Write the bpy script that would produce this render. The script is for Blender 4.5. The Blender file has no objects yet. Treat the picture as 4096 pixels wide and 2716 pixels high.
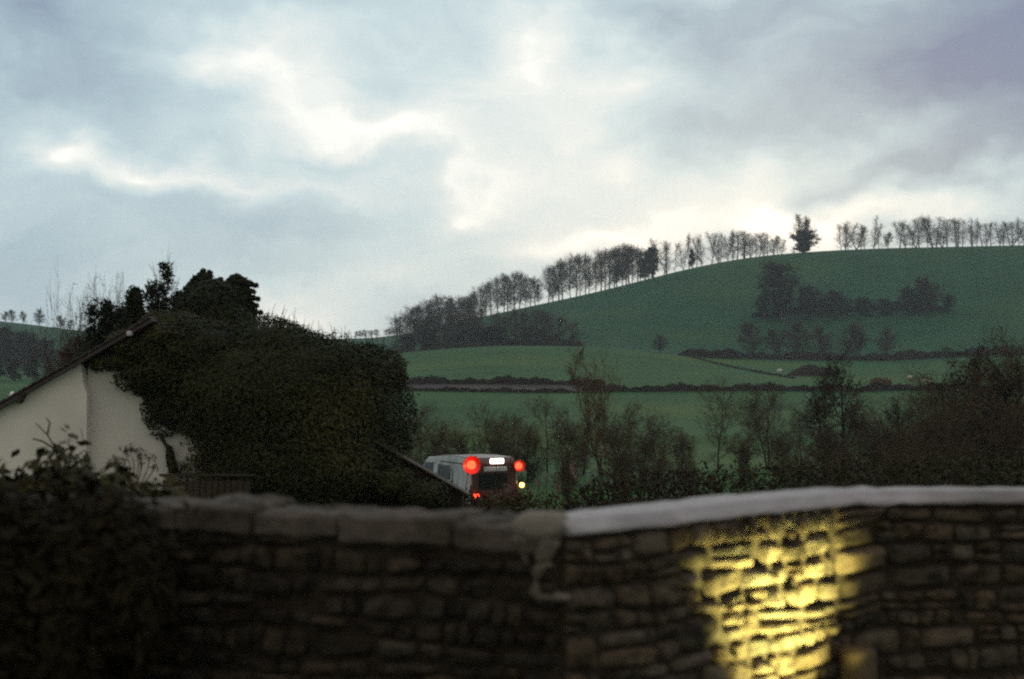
import bpy, math, random
import numpy as np
from mathutils import Vector, Matrix, Euler

# ------------------------------------------------------------------ camera, sky, sun, exposure
scn = bpy.context.scene
COL = scn.collection
F = 5689.0                      # focal length in pixels of the 4096 wide photograph
PITCH = math.atan((1528 - 1358) / F)
R = math.radians

cam_d = bpy.data.cameras.new('camera')
cam = bpy.data.objects.new('camera', cam_d)
COL.objects.link(cam)
cam.location = (0, 0, 0)
cam.rotation_euler = (R(90) + PITCH, 0, 0)
cam_d.sensor_width = 36
cam_d.lens = 50
cam_d.clip_start = 0.1
cam_d.clip_end = 20000
cam_d.dof.use_dof = True
cam_d.dof.focus_distance = 70
cam_d.dof.aperture_fstop = 2.0
scn.camera = cam

scn.view_settings.view_transform = 'Standard'
scn.view_settings.look = 'None'
scn.view_settings.exposure = 0.55
scn.view_settings.gamma = 1.0
scn.cycles.use_denoising = False
scn.cycles.filter_width = 2.2
scn.cycles.sample_clamp_indirect = 1.5
scn.cycles.max_bounces = 6
scn.cycles.diffuse_bounces = 2
scn.cycles.volume_bounces = 1
scn.cycles.caustics_reflective = False
scn.cycles.caustics_refractive = False

SUN_AZ, SUN_EL = R(11.0), R(6.5)
sun_d = bpy.data.lights.new('sun', 'SUN')
sun_d.energy = 0.5
sun_d.angle = R(20)
sun_d.color = (1.0, 0.90, 0.80)
sun = bpy.data.objects.new('sun', sun_d)
COL.objects.link(sun)
sd = Vector((math.sin(SUN_AZ) * math.cos(SUN_EL), math.cos(SUN_AZ) * math.cos(SUN_EL), math.sin(SUN_EL)))
sun.rotation_euler = sd.to_track_quat('Z', 'Y').to_euler()


def azel(px, py):
    u = (px - 2048) / F
    v = (1358 - py) / F
    d = Vector((u, math.cos(PITCH) - v * math.sin(PITCH), math.sin(PITCH) + v * math.cos(PITCH))).normalized()
    return math.atan2(d.x, d.y), math.asin(d.z)


def build_world():
    w = bpy.data.worlds.new('World')
    scn.world = w
    w.use_nodes = True
    nt = w.node_tree
    N, L = nt.nodes, nt.links
    N.clear()
    out = N.new('ShaderNodeOutputWorld')
    sky = N.new('ShaderNodeTexSky')
    sky.sky_type = 'NISHITA'
    sky.sun_disc = False
    sky.sun_elevation = SUN_EL
    sky.sun_rotation = SUN_AZ
    bg1 = N.new('ShaderNodeBackground')
    bg1.inputs['Strength'].default_value = 0.06
    L.new(sky.outputs[0], bg1.inputs['Color'])

    def M(op, a, b=None, c=None, clamp=False):
        n = N.new('ShaderNodeMath')
        n.operation = op
        n.use_clamp = clamp
        for i, v in enumerate((a, b, c)):
            if v is None:
                continue
            if isinstance(v, (int, float)):
                n.inputs[i].default_value = v
            else:
                L.new(v, n.inputs[i])
        return n.outputs[0]

    tc = N.new('ShaderNodeTexCoord')
    sep = N.new('ShaderNodeSeparateXYZ')
    L.new(tc.outputs['Generated'], sep.inputs[0])
    az = M('ARCTAN2', sep.outputs[0], sep.outputs[1])
    el = M('ARCSINE', sep.outputs[2])
    com = N.new('ShaderNodeCombineXYZ')
    L.new(az, com.inputs[0])
    L.new(el, com.inputs[1])

    def noise(vec, scale, detail, rough=0.5, sx=1.0, sy=1.0):
        mp = N.new('ShaderNodeMapping')
        mp.inputs['Scale'].default_value = (sx, sy, 1)
        L.new(vec, mp.inputs[0])
        n = N.new('ShaderNodeTexNoise')
        n.inputs['Scale'].default_value = scale
        n.inputs['Detail'].default_value = detail
        n.inputs['Roughness'].default_value = rough
        L.new(mp.outputs[0], n.inputs['Vector'])
        return n

    # warp the direction so that cloud edges are ragged
    wn = noise(com.outputs[0], 9.0, 4.0, 0.55, 1.0, 1.5)
    sub = N.new('ShaderNodeVectorMath')
    sub.operation = 'SUBTRACT'
    sub.inputs[1].default_value = (0.5, 0.5, 0.5)
    L.new(wn.outputs['Color'], sub.inputs[0])
    scl = N.new('ShaderNodeVectorMath')
    scl.operation = 'SCALE'
    scl.inputs['Scale'].default_value = 0.11
    L.new(sub.outputs[0], scl.inputs[0])
    add = N.new('ShaderNodeVectorMath')
    add.operation = 'ADD'
    L.new(com.outputs[0], add.inputs[0])
    L.new(scl.outputs[0], add.inputs[1])
    vec = add.outputs[0]

    blobs = [  # px, py, half width, half height (photo pixels), tilt, amount
        (290, 560, 210, 130, 15, .42), (640, 690, 270, 95, 20, .40), (960, 745, 420, 70, 6, .24), (330, 520, 330, 200, 0, .12),
        (800, 200, 180, 110, 0, .32), (1060, 140, 280, 150, 10, .32), (1200, 290, 300, 190, 25, .20),
        (1250, 430, 330, 120, 5, .18), (1600, 500, 280, 90, 10, .20), (1760, 620, 170, 80, 50, .10), (1800, 740, 90, 70, 70, .12), (1450, 560, 900, 380, 10, .20), (1000, 560, 160, 70, 0, .10), (1420, 760, 200, 60, 0, .08), (2250, 520, 200, 90, -10, .10), (2450, 690, 130, 60, 0, .10),
        (1980, 765, 300, 110, -10, .22), (1830, 885, 130, 60, -20, .28), (2120, 200, 330, 190, 25, .28), (2520, 275, 240, 120, 0, .30),
        (2500, 640, 240, 110, 0, .16), (2400, 800, 1000, 300, 0, .20), (1950, 330, 700, 400, 0, .22), (5600, 700, 1700, 1500, 0, -.35),
        (3090, 850, 200, 130, 0, .55), (3330, 890, 420, 120, -6, .36), (3800, 835, 560, 95, -6, .30), (2850, 900, 700, 130, -5, .22),
        (3050, 650, 420, 90, -15, .20), (3500, 590, 520, 90, -12, .12), (2350, 960, 500, 90, -14, .30), (1500, 1150, 700, 160, 0, .20),
        (1150, 1240, 330, 110, 10, .26), (300, 1180, 500, 90, 0, .08), (2700, 1000, 500, 90, -14, .25),
        (100, 60, 620, 380, 0, -.22), (420, 300, 420, 170, 12, -.12), (1000, 380, 380, 90, 8, -.10), (1290, 610, 420, 70, 4, -.16),
        (4000, 150, 900, 560, 0, -.42), (3750, 330, 500, 200, -10, -.14), (3200, 300, 420, 170, -10, -.10), (2760, 480, 520, 110, -12, -.10),
        (3750, 690, 520, 90, -8, -.06), (3250, 740, 260, 80, -15, -.10), (100, 950, 520, 230, 0, -.10), (1850, 120, 260, 160, 20, -.10),
        (1100, 900, 700, 130, 0, -.04), (1620, 260, 250, 120, 0, -.05), (2700, 60, 600, 130, 0, -.16),
    ]
    s = 0.47
    for (px, py, rx, ry, rot, amp) in blobs:
        a, e = azel(px, py)
        mp = N.new('ShaderNodeMapping')
        mp.vector_type = 'TEXTURE'
        mp.inputs['Location'].default_value = (a, e, 0)
        mp.inputs['Rotation'].default_value = (0, 0, R(-rot))
        k = 1.75 / F
        mp.inputs['Scale'].default_value = (rx * k, ry * k, 1)
        L.new(vec, mp.inputs[0])
        g = N.new('ShaderNodeTexGradient')
        g.gradient_type = 'QUADRATIC_SPHERE'
        L.new(mp.outputs[0], g.inputs[0])
        s = M('MULTIPLY_ADD', g.outputs['Fac'], amp * 1.05, s)
    n1 = noise(vec, 7.0, 6.0, 0.55, 1.0, 2.2)
    s = M('ADD', s, M('MULTIPLY_ADD', n1.outputs['Fac'], 0.46, -0.22))
    n2 = noise(vec, 17.0, 5.0, 0.55, 1.0, 2.0)
    s = M('ADD', s, M('MULTIPLY_ADD', n2.outputs['Fac'], 0.21, -0.105))
    cr = N.new('ShaderNodeValToRGB')
    els = cr.color_ramp.elements
    els[0].position = 0.0
    els[0].color = (.135, .175, .275, 1)
    els[1].position = 1.0
    els[1].color = (.86, .845, .79, 1)
    for p, c in ((.20, (.205, .27, .345, 1)), (.40, (.325, .42, .475, 1)), (.60, (.455, .55, .575, 1)), (.80, (.62, .655, .64, 1))):
        e_ = els.new(p)
        e_.color = c
    L.new(s, cr.inputs[0])
    # the sky behind the camera, away from the set sun, is already darker
    mr = N.new('ShaderNodeMapRange')
    mr.interpolation_type = 'SMOOTHSTEP'
    mr.inputs['From Min'].default_value = -0.35
    mr.inputs['From Max'].default_value = 0.65
    mr.inputs['To Min'].default_value = 0.72
    mr.inputs['To Max'].default_value = 1.0
    L.new(sep.outputs[1], mr.inputs['Value'])
    bg2 = N.new('ShaderNodeBackground')
    wm = N.new('ShaderNodeMix')
    wm.data_type = 'RGBA'
    mr2 = N.new('ShaderNodeMapRange')
    mr2.inputs['From Min'].default_value = 0.75
    mr2.inputs['From Max'].default_value = -0.2
    L.new(sep.outputs[1], mr2.inputs['Value'])
    L.new(mr2.outputs[0], wm.inputs[0])
    L.new(cr.outputs[0], wm.inputs[6])
    wm.inputs[7].default_value = (.58, .53, .46, 1)
    L.new(wm.outputs[2], bg2.inputs['Color'])
    L.new(mr.outputs[0], bg2.inputs['Strength'])
    mix = N.new('ShaderNodeMixShader')
    mix.inputs[0].default_value = 0.93
    L.new(bg1.outputs[0], mix.inputs[1])
    L.new(bg2.outputs[0], mix.inputs[2])
    L.new(mix.outputs[0], out.inputs['Surface'])


build_world()

# ------------------------------------------------------------------ helpers


def at(px, py, Y):
    """the point of the world that lies at depth Y behind photo pixel px, py"""
    u = (px - 2048) / F
    v = (1358 - py) / F
    y = math.cos(PITCH) - v * math.sin(PITCH)
    return Vector((u / y * Y, Y, (math.sin(PITCH) + v * math.cos(PITCH)) / y * Y))


def zpy(py, Y):
    return at(2048, py, Y).z


def tag(o, label=None, cat=None, group=None, kind=None):
    if label:
        o['label'] = label
    if cat:
        o['category'] = cat
    if group:
        o['group'] = group
    if kind:
        o['kind'] = kind
    return o


def empty(name, loc, label, cat, group=None, rz=0.0):
    o = bpy.data.objects.new(name, None)
    o.empty_display_size = 0.2
    COL.objects.link(o)
    o.location = loc
    o.rotation_euler = (0, 0, rz)
    return tag(o, label, cat, group)


def link(name, me, parent=None, loc=None):
    o = bpy.data.objects.new(name, me)
    COL.objects.link(o)
    if parent is not None:
        o.parent = parent
    if loc is not None:
        o.location = loc
    return o


def mesh(name, V, Fc, mat, smooth=False, cols=None):
    me = bpy.data.meshes.new(name)
    V = np.asarray(V, dtype=np.float32)
    if isinstance(Fc, np.ndarray):
        n, k = Fc.shape
        me.vertices.add(len(V))
        me.vertices.foreach_set('co', V.ravel())
        me.loops.add(n * k)
        me.loops.foreach_set('vertex_index', Fc.astype(np.int32).ravel())
        me.polygons.add(n)
        me.polygons.foreach_set('loop_start', np.arange(0, n * k, k, dtype=np.int32))
        me.polygons.foreach_set('loop_total', np.full(n, k, dtype=np.int32))
        me.update(calc_edges=True)
        me.validate()
    else:
        me.from_pydata([tuple(v) for v in V], [], Fc)
        me.update()
    if mat is not None:
        me.materials.append(mat)
    if smooth:
        me.polygons.foreach_set('use_smooth', np.ones(len(me.polygons), dtype=bool))
    if cols is not None:
        a = me.color_attributes.new('tone', 'FLOAT_COLOR', 'POINT')
        c = np.ones((len(V), 4), dtype=np.float32)
        c[:, :3] = cols
        a.data.foreach_set('color', c.ravel())
    return me


class MB:
    """collects boxes, prisms, tubes and lathes into one mesh"""

    def __init__(self):
        self.v, self.f = [], []

    def add(self, V, Fc):
        o = len(self.v)
        self.v += [tuple(p) for p in V]
        self.f += [tuple(i + o for i in f) for f in Fc]
        return self

    def box(self, c, s, rot=None, bev=0.0):
        x, y, z = (k / 2 for k in s)
        if bev <= 0:
            P = [Vector((a * x, b * y, d * z)) for a in (-1, 1) for b in (-1, 1) for d in (-1, 1)]
            Q = [(0, 1, 3, 2), (4, 6, 7, 5), (0, 4, 5, 1), (2, 3, 7, 6), (0, 2, 6, 4), (1, 5, 7, 3)]
        else:
            P, Q = [], []
            r = bev
            ring = []
            for (sx, sy, a0) in ((1, 1, 0), (-1, 1, 90), (-1, -1, 180), (1, -1, 270)):
                for k in range(3):
                    a = R(a0 + k * 45)
                    ring.append((sx * (x - r) + r * math.cos(a), sy * (y - r) + r * math.sin(a)))
            n = len(ring)
            for (zz, sh) in ((-z, r), (-z + r, 0), (z - r, 0), (z, r)):
                for (a, b) in ring:
                    fx, fy = (x - sh) / x, (y - sh) / y
                    P.append(Vector((a * fx, b * fy, zz)))
            for k in range(3):
                for i in range(n):
                    j = (i + 1) % n
                    Q.append((k * n + i, k * n + j, (k + 1) * n + j, (k + 1) * n + i))
            Q.append(tuple(range(n - 1, -1, -1)))
            Q.append(tuple(3 * n + i for i in range(n)))
        if rot is not None:
            m = Euler(rot).to_matrix()
            P = [m @ p for p in P]
        c = Vector(c)
        return self.add([p + c for p in P], Q)

    def prism(self, poly, axis, a, b):
        """poly: 2-D outline; extruded along axis ('x','y','z') from a to b"""
        n = len(poly)

        def P(p, t):
            return {'x': (t, p[0], p[1]), 'y': (p[0], t, p[1]), 'z': (p[0], p[1], t)}[axis]
        V = [P(p, a) for p in poly] + [P(p, b) for p in poly]
        Q = [(i, (i + 1) % n, n + (i + 1) % n, n + i) for i in range(n)]
        Q += [tuple(range(n - 1, -1, -1)), tuple(range(n, 2 * n))]
        return self.add(V, Q)

    def tube(self, pts, rads, n=8, flat=1.0):
        pts = [Vector(p) for p in pts]
        V, Q = [], []
        for i, p in enumerate(pts):
            d = (pts[min(i + 1, len(pts) - 1)] - pts[max(i - 1, 0)]).normalized()
            a = d.orthogonal().normalized() if abs(d.z) < 0.99 else Vector((1, 0, 0))
            if abs(d.z) < 0.99:
                a = d.cross(Vector((0, 0, 1))).normalized()
            b = d.cross(a).normalized()
            r = rads[i] if isinstance(rads, (list, tuple)) else rads
            for k in range(n):
                t = 2 * math.pi * k / n
                V.append(p + a * (r * math.cos(t)) + b * (r * flat * math.sin(t)))
        for i in range(len(pts) - 1):
            for k in range(n):
                j = (k + 1) % n
                Q.append((i * n + k, i * n + j, (i + 1) * n + j, (i + 1) * n + k))
        Q.append(tuple(range(n - 1, -1, -1)))
        Q.append(tuple((len(pts) - 1) * n + k for k in range(n)))
        return self.add(V, Q)

    def lathe(self, prof, c=(0, 0, 0), n=16, axis='z'):
        V, Q = [], []
        for (r, h) in prof:
            for k in range(n):
                t = 2 * math.pi * k / n
                p = (r * math.cos(t), r * math.sin(t), h)
                if axis == 'y':
                    p = (p[0], h, p[1])
                if axis == 'x':
                    p = (h, p[0], p[1])
                V.append((p[0] + c[0], p[1] + c[1], p[2] + c[2]))
        for i in range(len(prof) - 1):
            for k in range(n):
                j = (k + 1) % n
                Q.append((i * n + k, i * n + j, (i + 1) * n + j, (i + 1) * n + k))
        Q.append(tuple(range(n - 1, -1, -1)))
        Q.append(tuple((len(prof) - 1) * n + k for k in range(n)))
        return self.add(V, Q)

    def build(self, name, mat, parent=None, loc=None, smooth=False):
        return link(name, mesh(name, self.v, self.f, mat, smooth), parent, loc)


def material(name, c1, c2=None, scale=3.0, rough=0.9, bump=0.0, c3=None, detail=6.0, spec=0.2, attr=False, scale2=None, field=None):
    m = bpy.data.materials.new(name)
    m.use_nodes = True
    nt = m.node_tree
    N, L = nt.nodes, nt.links
    b = N['Principled BSDF']
    b.inputs['Roughness'].default_value = rough
    b.inputs['Specular IOR Level'].default_value = spec
    if c2 is None:
        c2 = tuple(k * 0.75 for k in c1)
    tc = N.new('ShaderNodeTexCoord')
    n = N.new('ShaderNodeTexNoise')
    n.inputs['Scale'].default_value = scale
    n.inputs['Detail'].default_value = detail
    n.inputs['Roughness'].default_value = 0.6
    L.new(tc.outputs['Object'], n.inputs['Vector'])
    r = N.new('ShaderNodeValToRGB')
    r.color_ramp.elements[0].position = 0.32
    r.color_ramp.elements[0].color = (*c1, 1)
    r.color_ramp.elements[1].position = 0.68
    r.color_ramp.elements[1].color = (*c2, 1)
    L.new(n.outputs['Fac'], r.inputs[0])
    col = r.outputs[0]
    if c3 is not None:
        n3 = N.new('ShaderNodeTexNoise')
        n3.inputs['Scale'].default_value = scale2 or scale * 0.22
        n3.inputs['Detail'].default_value = 4
        L.new(tc.outputs['Object'], n3.inputs['Vector'])
        r3 = N.new('ShaderNodeValToRGB')
        r3.color_ramp.elements[0].position = 0.48
        r3.color_ramp.elements[1].position = 0.66
        L.new(n3.outputs['Fac'], r3.inputs[0])
        mx = N.new('ShaderNodeMix')
        mx.data_type = 'RGBA'
        L.new(r3.outputs[0], mx.inputs[0])
        L.new(col, mx.inputs[6])
        mx.inputs[7].default_value = (*c3, 1)
        col = mx.outputs[2]
    if field is not None:                        # lower meadows carry a yellower sward
        sx = N.new('ShaderNodeSeparateXYZ')
        L.new(tc.outputs['Object'], sx.inputs[0])
        mr = N.new('ShaderNodeMapRange')
        mr.inputs['From Min'].default_value = 395
        mr.inputs['From Max'].default_value = 425
        mr.inputs['To Min'].default_value = 1
        mr.inputs['To Max'].default_value = 0
        L.new(sx.outputs[1], mr.inputs['Value'])
        mx = N.new('ShaderNodeMix')
        mx.data_type = 'RGBA'
        mx.blend_type = 'MULTIPLY'
        L.new(mr.outputs[0], mx.inputs[0])
        L.new(col, mx.inputs[6])
        mx.inputs[7].default_value = (*field, 1)
        col = mx.outputs[2]
    if attr:
        a = N.new('ShaderNodeAttribute')
        a.attribute_name = 'tone'
        mx = N.new('ShaderNodeMix')
        mx.data_type = 'RGBA'
        mx.blend_type = 'MULTIPLY'
        mx.inputs[0].default_value = 1.0
        L.new(col, mx.inputs[6])
        L.new(a.outputs['Color'], mx.inputs[7])
        col = mx.outputs[2]
    L.new(col, b.inputs['Base Color'])
    if bump > 0:
        bp = N.new('ShaderNodeBump')
        bp.inputs['Strength'].default_value = 1.0
        bp.inputs['Distance'].default_value = bump
        L.new(n.outputs['Fac'], bp.inputs['Height'])
        L.new(bp.outputs[0], b.inputs['Normal'])
    return m


def glow(name, c, strength):
    m = bpy.data.materials.new(name)
    m.use_nodes = True
    b = m.node_tree.nodes['Principled BSDF']
    b.inputs['Base Color'].default_value = (*c, 1)
    b.inputs['Emission Color'].default_value = (*c, 1)
    b.inputs['Emission Strength'].default_value = strength
    b.inputs['Roughness'].default_value = 0.3
    return m


MT = dict(
    grass=material('pasture_grass', (.006, .049, .022), (.014, .074, .033), .06, .95, 0, (.026, .076, .021), 10, .1, scale2=.014, field=(2.0, 1.30, .68)),
    bark=material('bark', (.030, .024, .020), (.050, .040, .034), 6, .95),
    far_bark=material('bare_twigs', (.060, .044, .042), (.085, .062, .058), .6, .95),
    brown_twig=material('brown_twigs', (.060, .043, .027), (.085, .060, .038), .9, .95),
    rust_twig=material('russet_shoots', (.12, .065, .030), (.085, .05, .028), 2, .95),
    ivy=material('ivy_leaves', (.014, .018, .004), (.026, .030, .007), 1.6, .75, 0, (.056, .050, .014), 5, .2),
    ever=material('evergreen_sprays', (.012, .018, .008), (.022, .027, .012), 3, .8),
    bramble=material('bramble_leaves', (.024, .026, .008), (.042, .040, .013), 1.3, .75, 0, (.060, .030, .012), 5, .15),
    hedge=material('winter_hedge', (.026, .020, .013), (.044, .032, .019), .8, .95, 0, (.036, .036, .016)),
    far_hedge=material('far_hedge', (.026, .018, .016), (.042, .028, .024), .3, .95),
    render=material('cream_render', (.69, .68, .65), (.76, .75, .72), 1.2, .9, .002, (.50, .49, .465), 8),
    render2=material('grey_render', (.56, .555, .53), (.63, .625, .60), 1.5, .9, .002, None, 8),
    tile=material('dark_roof_tile', (.035, .028, .026), (.06, .05, .045), 5, .8, .01),
    verge=material('verge_board', (.045, .036, .036), (.07, .056, .056), 5, .8),
    stone=material('rubble_stone', (.068, .056, .043), (.122, .103, .080), 26, .88, .018, (.029, .024, .018), 8, .2, True, 12),
    smear=material('old_mortar_smear', (.12, .107, .09), (.18, .162, .14), 22, .95, .012, (.07, .06, .048), 8),
    mortar=material('mortar', (.022, .017, .013), (.036, .029, .022), 30, .95, .01),
    lime=material('lime_mortar', (.15, .138, .12), (.20, .183, .16), 14, .95, .006),
    coping=material('coping_stone', (.27, .26, .285), (.36, .345, .375), 8, .85, .006, (.17, .165, .175), 8, .25),
    old_coping=material('weathered_coping', (.060, .050, .044), (.11, .094, .083), 11, .92, .015, (.03, .025, .018), 8),
    wood=material('post_wood', (.06, .045, .03), (.10, .075, .05), 9, .8, .003),
    dark_wood=material('dark_timber', (.03, .024, .018), (.05, .04, .03), 7, .9),
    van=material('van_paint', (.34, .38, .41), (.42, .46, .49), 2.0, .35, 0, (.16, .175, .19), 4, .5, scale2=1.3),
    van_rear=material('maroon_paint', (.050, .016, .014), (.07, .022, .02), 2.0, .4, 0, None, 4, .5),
    glass=material('dark_glass', (.012, .013, .015), (.016, .017, .02), 1.0, .2, 0, None, 2, .25),
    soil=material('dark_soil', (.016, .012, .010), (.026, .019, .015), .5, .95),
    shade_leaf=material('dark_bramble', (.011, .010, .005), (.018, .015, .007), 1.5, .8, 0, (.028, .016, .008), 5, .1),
    red_plastic=material('red_plastic', (.55, .030, .015), (.65, .04, .02), 3, .35, 0, None, 2, .5),
    rubber=material('black_rubber', (.015, .015, .015), (.022, .022, .022), 8, .9),
    steel=material('grey_metal', (.25, .25, .26), (.32, .32, .33), 8, .4, 0, None, 4, .5),
    red=glow('red_lamp', (1.0, .035, .012), 5.0),
    red_small=glow('small_red_lamp', (1.0, .045, .015), 3.0),
    amber=glow('amber_lamp', (1.0, .42, .10), 6.0),
    white_lamp=glow('white_lamp', (1.0, .95, .80), 3.5),
    uplight=glow('yellow_lamp', (1.0, .74, .24), 10.0),
    wool=material('wool', (.55, .53, .47), (.64, .62, .56), 6, .95),
    plate=material('pale_plate', (.40, .40, .42), (.46, .46, .48), 4, .5),
    seed=material('dry_seed_head', (.20, .15, .13), (.28, .22, .19), 12, .95),
    earth=material('bare_earth', (.026, .020, .017), (.040, .030, .024), .5, .95, 0),
    road=material('lane_asphalt', (.045, .045, .047), (.06, .06, .06), 20, .8, .002),
    globe=material('white_globe', (.75, .76, .78), (.80, .80, .82), 4, .3),
)

# ------------------------------------------------------------------ terrain
D_NEAR = [-90, 4, 9, 14, 24, 36, 50, 70, 100]
Z_NEAR = [-1.9, -1.9, -2.5, -3.2, -3.9, -4.4, -4.85, -5.2, -5.5]
D_FAR = [170, 250, 300, 400, 460, 520, 600, 700]
PY = {
    -9000: (1650, 1560, 1540, 1500, 1470, 1420, 1340, 1200),
    -300: (1650, 1560, 1540, 1500, 1470, 1420, 1340, 1245),
    0: (1650, 1560, 1540, 1500, 1470, 1425, 1348, 1262),
    350: (1650, 1560, 1540, 1500, 1475, 1440, 1380, 1312),
    900: (1650, 1560, 1535, 1480, 1460, 1440, 1400, 1350),
    1400: (1680, 1558, 1505, 1425, 1432, 1420, 1385, 1350),
    1600: (1680, 1552, 1500, 1408, 1425, 1412, 1372, 1335),
    1900: (1680, 1555, 1492, 1387, 1400, 1375, 1325, 1255),
    2100: (1680, 1560, 1490, 1385, 1395, 1355, 1285, 1211),
    2400: (1680, 1565, 1500, 1398, 1400, 1335, 1240, 1148),
    2600: (1680, 1565, 1510, 1420, 1405, 1330, 1210, 1093),
    2800: (1680, 1565, 1518, 1445, 1415, 1335, 1185, 1038),
    3000: (1680, 1568, 1525, 1452, 1420, 1335, 1170, 998),
    3200: (1680, 1572, 1530, 1456, 1420, 1335, 1160, 975),
    3500: (1680, 1580, 1535, 1455, 1415, 1330, 1150, 957),
    4096: (1680, 1585, 1525, 1430, 1390, 1300, 1130, 953),
    12000: (1680, 1560, 1500, 1390, 1340, 1250, 1090, 930),
}
_PX = np.array(sorted(PY), float)
_DD = np.array(D_NEAR + D_FAR + [790, 1000, 1500], float)
_TAB = []
for _p in sorted(PY):
    zs = list(Z_NEAR) + [zpy(py, d) for py, d in zip(PY[_p], D_FAR)]
    z7 = zs[-1]
    zs += [z7 - 9, z7 - 30, z7 - 70]
    _TAB.append(zs)
_TAB = np.array(_TAB)


def _raw(px, d):
    px = np.clip(px, _PX[0], _PX[-1])
    i = np.clip(np.searchsorted(_PX, px) - 1, 0, len(_PX) - 2)
    t = (px - _PX[i]) / (_PX[i + 1] - _PX[i])
    d = np.clip(d, _DD[0], _DD[-1])
    j = np.clip(np.searchsorted(_DD, d) - 1, 0, len(_DD) - 2)
    s = (d - _DD[j]) / (_DD[j + 1] - _DD[j])
    a = _TAB[i, j] * (1 - s) + _TAB[i, j + 1] * s
    b = _TAB[i + 1, j] * (1 - s) + _TAB[i + 1, j + 1] * s
    return a * (1 - t) + b * t


def ground(x, y):
    x = np.asarray(x, float)
    y = np.asarray(y, float)
    px = 2048 + F * x / np.maximum(y, 20.0)
    z = 0
    for k in (-.045, -.022, 0, .022, .045):
        for q in (-110, 0, 110):
            z = z + _raw(px + q, y * (1 + k))
    z = z / 15.0
    z = z + np.where(y > 120, 0.35 * np.sin(x * .031 + y * .017) + 0.25 * np.sin(x * .013 - y * .041), 0)
    return z


def gz(x, y):
    return float(ground(np.array([x]), np.array([y]))[0])


def on_ground(px, d):
    p = at(px, 1528, d)
    p.z = gz(p.x, p.y)
    return p


ylev = np.concatenate([np.linspace(-90, 0, 8)[:-1], np.linspace(0, 60, 30), np.linspace(64, 260, 50), np.linspace(264, 800, 150), np.linspace(820, 1300, 16)])
tl = np.linspace(-1.0, 1.0, 241)
X = tl[None, :] * (np.abs(ylev)[:, None] * 0.85 + 45)
Yg = np.repeat(ylev[:, None], len(tl), 1)
Zg = ground(X, Yg)
nV = np.stack([X, Yg, Zg], -1).reshape(-1, 3)
ii = np.arange((len(ylev) - 1) * len(tl)).reshape(len(ylev) - 1, len(tl))[:, :-1].ravel()
nF = np.stack([ii, ii + 1, ii + 1 + len(tl), ii + len(tl)], 1)
tag(link('terrain', mesh('terrain', nV, nF, MT['grass'], True)), kind='structure')

# the lane on the camera's side of the wall
lane = MB()
lane.add([(-25, -3, -1.89), (25, -3, -1.89), (25, 2.6, -1.89), (-25, 2.6, -1.89)], [(0, 1, 2, 3)])
tag(lane.build('lane', MT['road']), kind='structure')

# ------------------------------------------------------------------ vegetation builders


def leaf_quads(P, Nrm, size, rng, aspect=0.75):
    n = len(P)
    t = rng.normal(size=(n, 3))
    t -= (t * Nrm).sum(1, keepdims=True) * Nrm
    t /= np.linalg.norm(t, axis=1, keepdims=True) + 1e-9
    b = np.cross(Nrm, t)
    s = (size * (0.55 + 0.9 * rng.random(n)))[:, None]
    V = np.stack([P - t * s, P + b * s * aspect * .6 - t * s * .1, P + t * s, P - b * s * aspect * .6 - t * s * .1], 1).reshape(-1, 3)
    Fq = np.arange(4 * n).reshape(n, 4)
    return V, Fq


def unit(n, rng):
    v = rng.normal(size=(n, 3))
    return v / np.linalg.norm(v, axis=1, keepdims=True)


def leaf_cloud(ells, n, size, seed, shell=0.22, upbias=0.3):
    """ells: (centre, (rx, ry, rz)); leaves fill the outer shell of each lump"""
    rng = np.random.default_rng(seed)
    tot = sum(r[0] * r[1] + r[1] * r[2] + r[0] * r[2] for _, r in ells)
    Vs, Fs, o = [], [], 0
    for q_i, (c, r) in enumerate(ells):
        rng = np.random.default_rng(seed * 1000 + q_i)
        cb = (unit(26, rng), rng.uniform(-1, 1, 26) * .13, unit(80, rng), rng.uniform(-1, 1, 80) * .07)
        m = max(90, int(n * (r[0] * r[1] + r[1] * r[2] + r[0] * r[2]) / tot))
        U = unit(m, rng)
        rad = 1 + (np.exp(7.0 * (U @ cb[0].T - 1)) * cb[1]).sum(1) + (np.exp(45.0 * (U @ cb[2].T - 1)) * cb[3]).sum(1)
        rad = rad * (1 - shell * rng.random(m) ** 1.6 + 0.10 * (rng.random(m) ** 5))
        P = np.array(c) + U * rad[:, None] * np.array(r)
        Nr = U / np.array(r)
        Nr /= np.linalg.norm(Nr, axis=1, keepdims=True)
        Nr = Nr * 0.9 + rng.normal(size=(m, 3)) * 0.45 + np.array([0, 0, upbias])
        Nr /= np.linalg.norm(Nr, axis=1, keepdims=True)
        V, Fq = leaf_quads(P, Nr, size, rng)
        Vs.append(V)
        Fs.append(Fq + o)
        o += len(V)
    return np.concatenate(Vs), np.concatenate(Fs)


def core(ells, k=0.8, n=14):
    mb = MB()
    for c, r in ells:
        prof = []
        for i in range(n // 2 + 1):
            a = -math.pi / 2 + math.pi * i / (n // 2)
            prof.append((max(.001, math.cos(a)), math.sin(a)))
        V, Q = [], []
        for (q, h) in prof:
            for j in range(n):
                t = 2 * math.pi * j / n
                V.append((c[0] + k * r[0] * q * math.cos(t), c[1] + k * r[1] * q * math.sin(t), c[2] + k * r[2] * h))
        for i in range(len(prof) - 1):
            for j in range(n):
                j2 = (j + 1) % n
                Q.append((i * n + j, i * n + j2, (i + 1) * n + j2, (i + 1) * n + j))
        mb.add(V, Q)
    return np.array(mb.v), np.array(mb.f)


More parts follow.
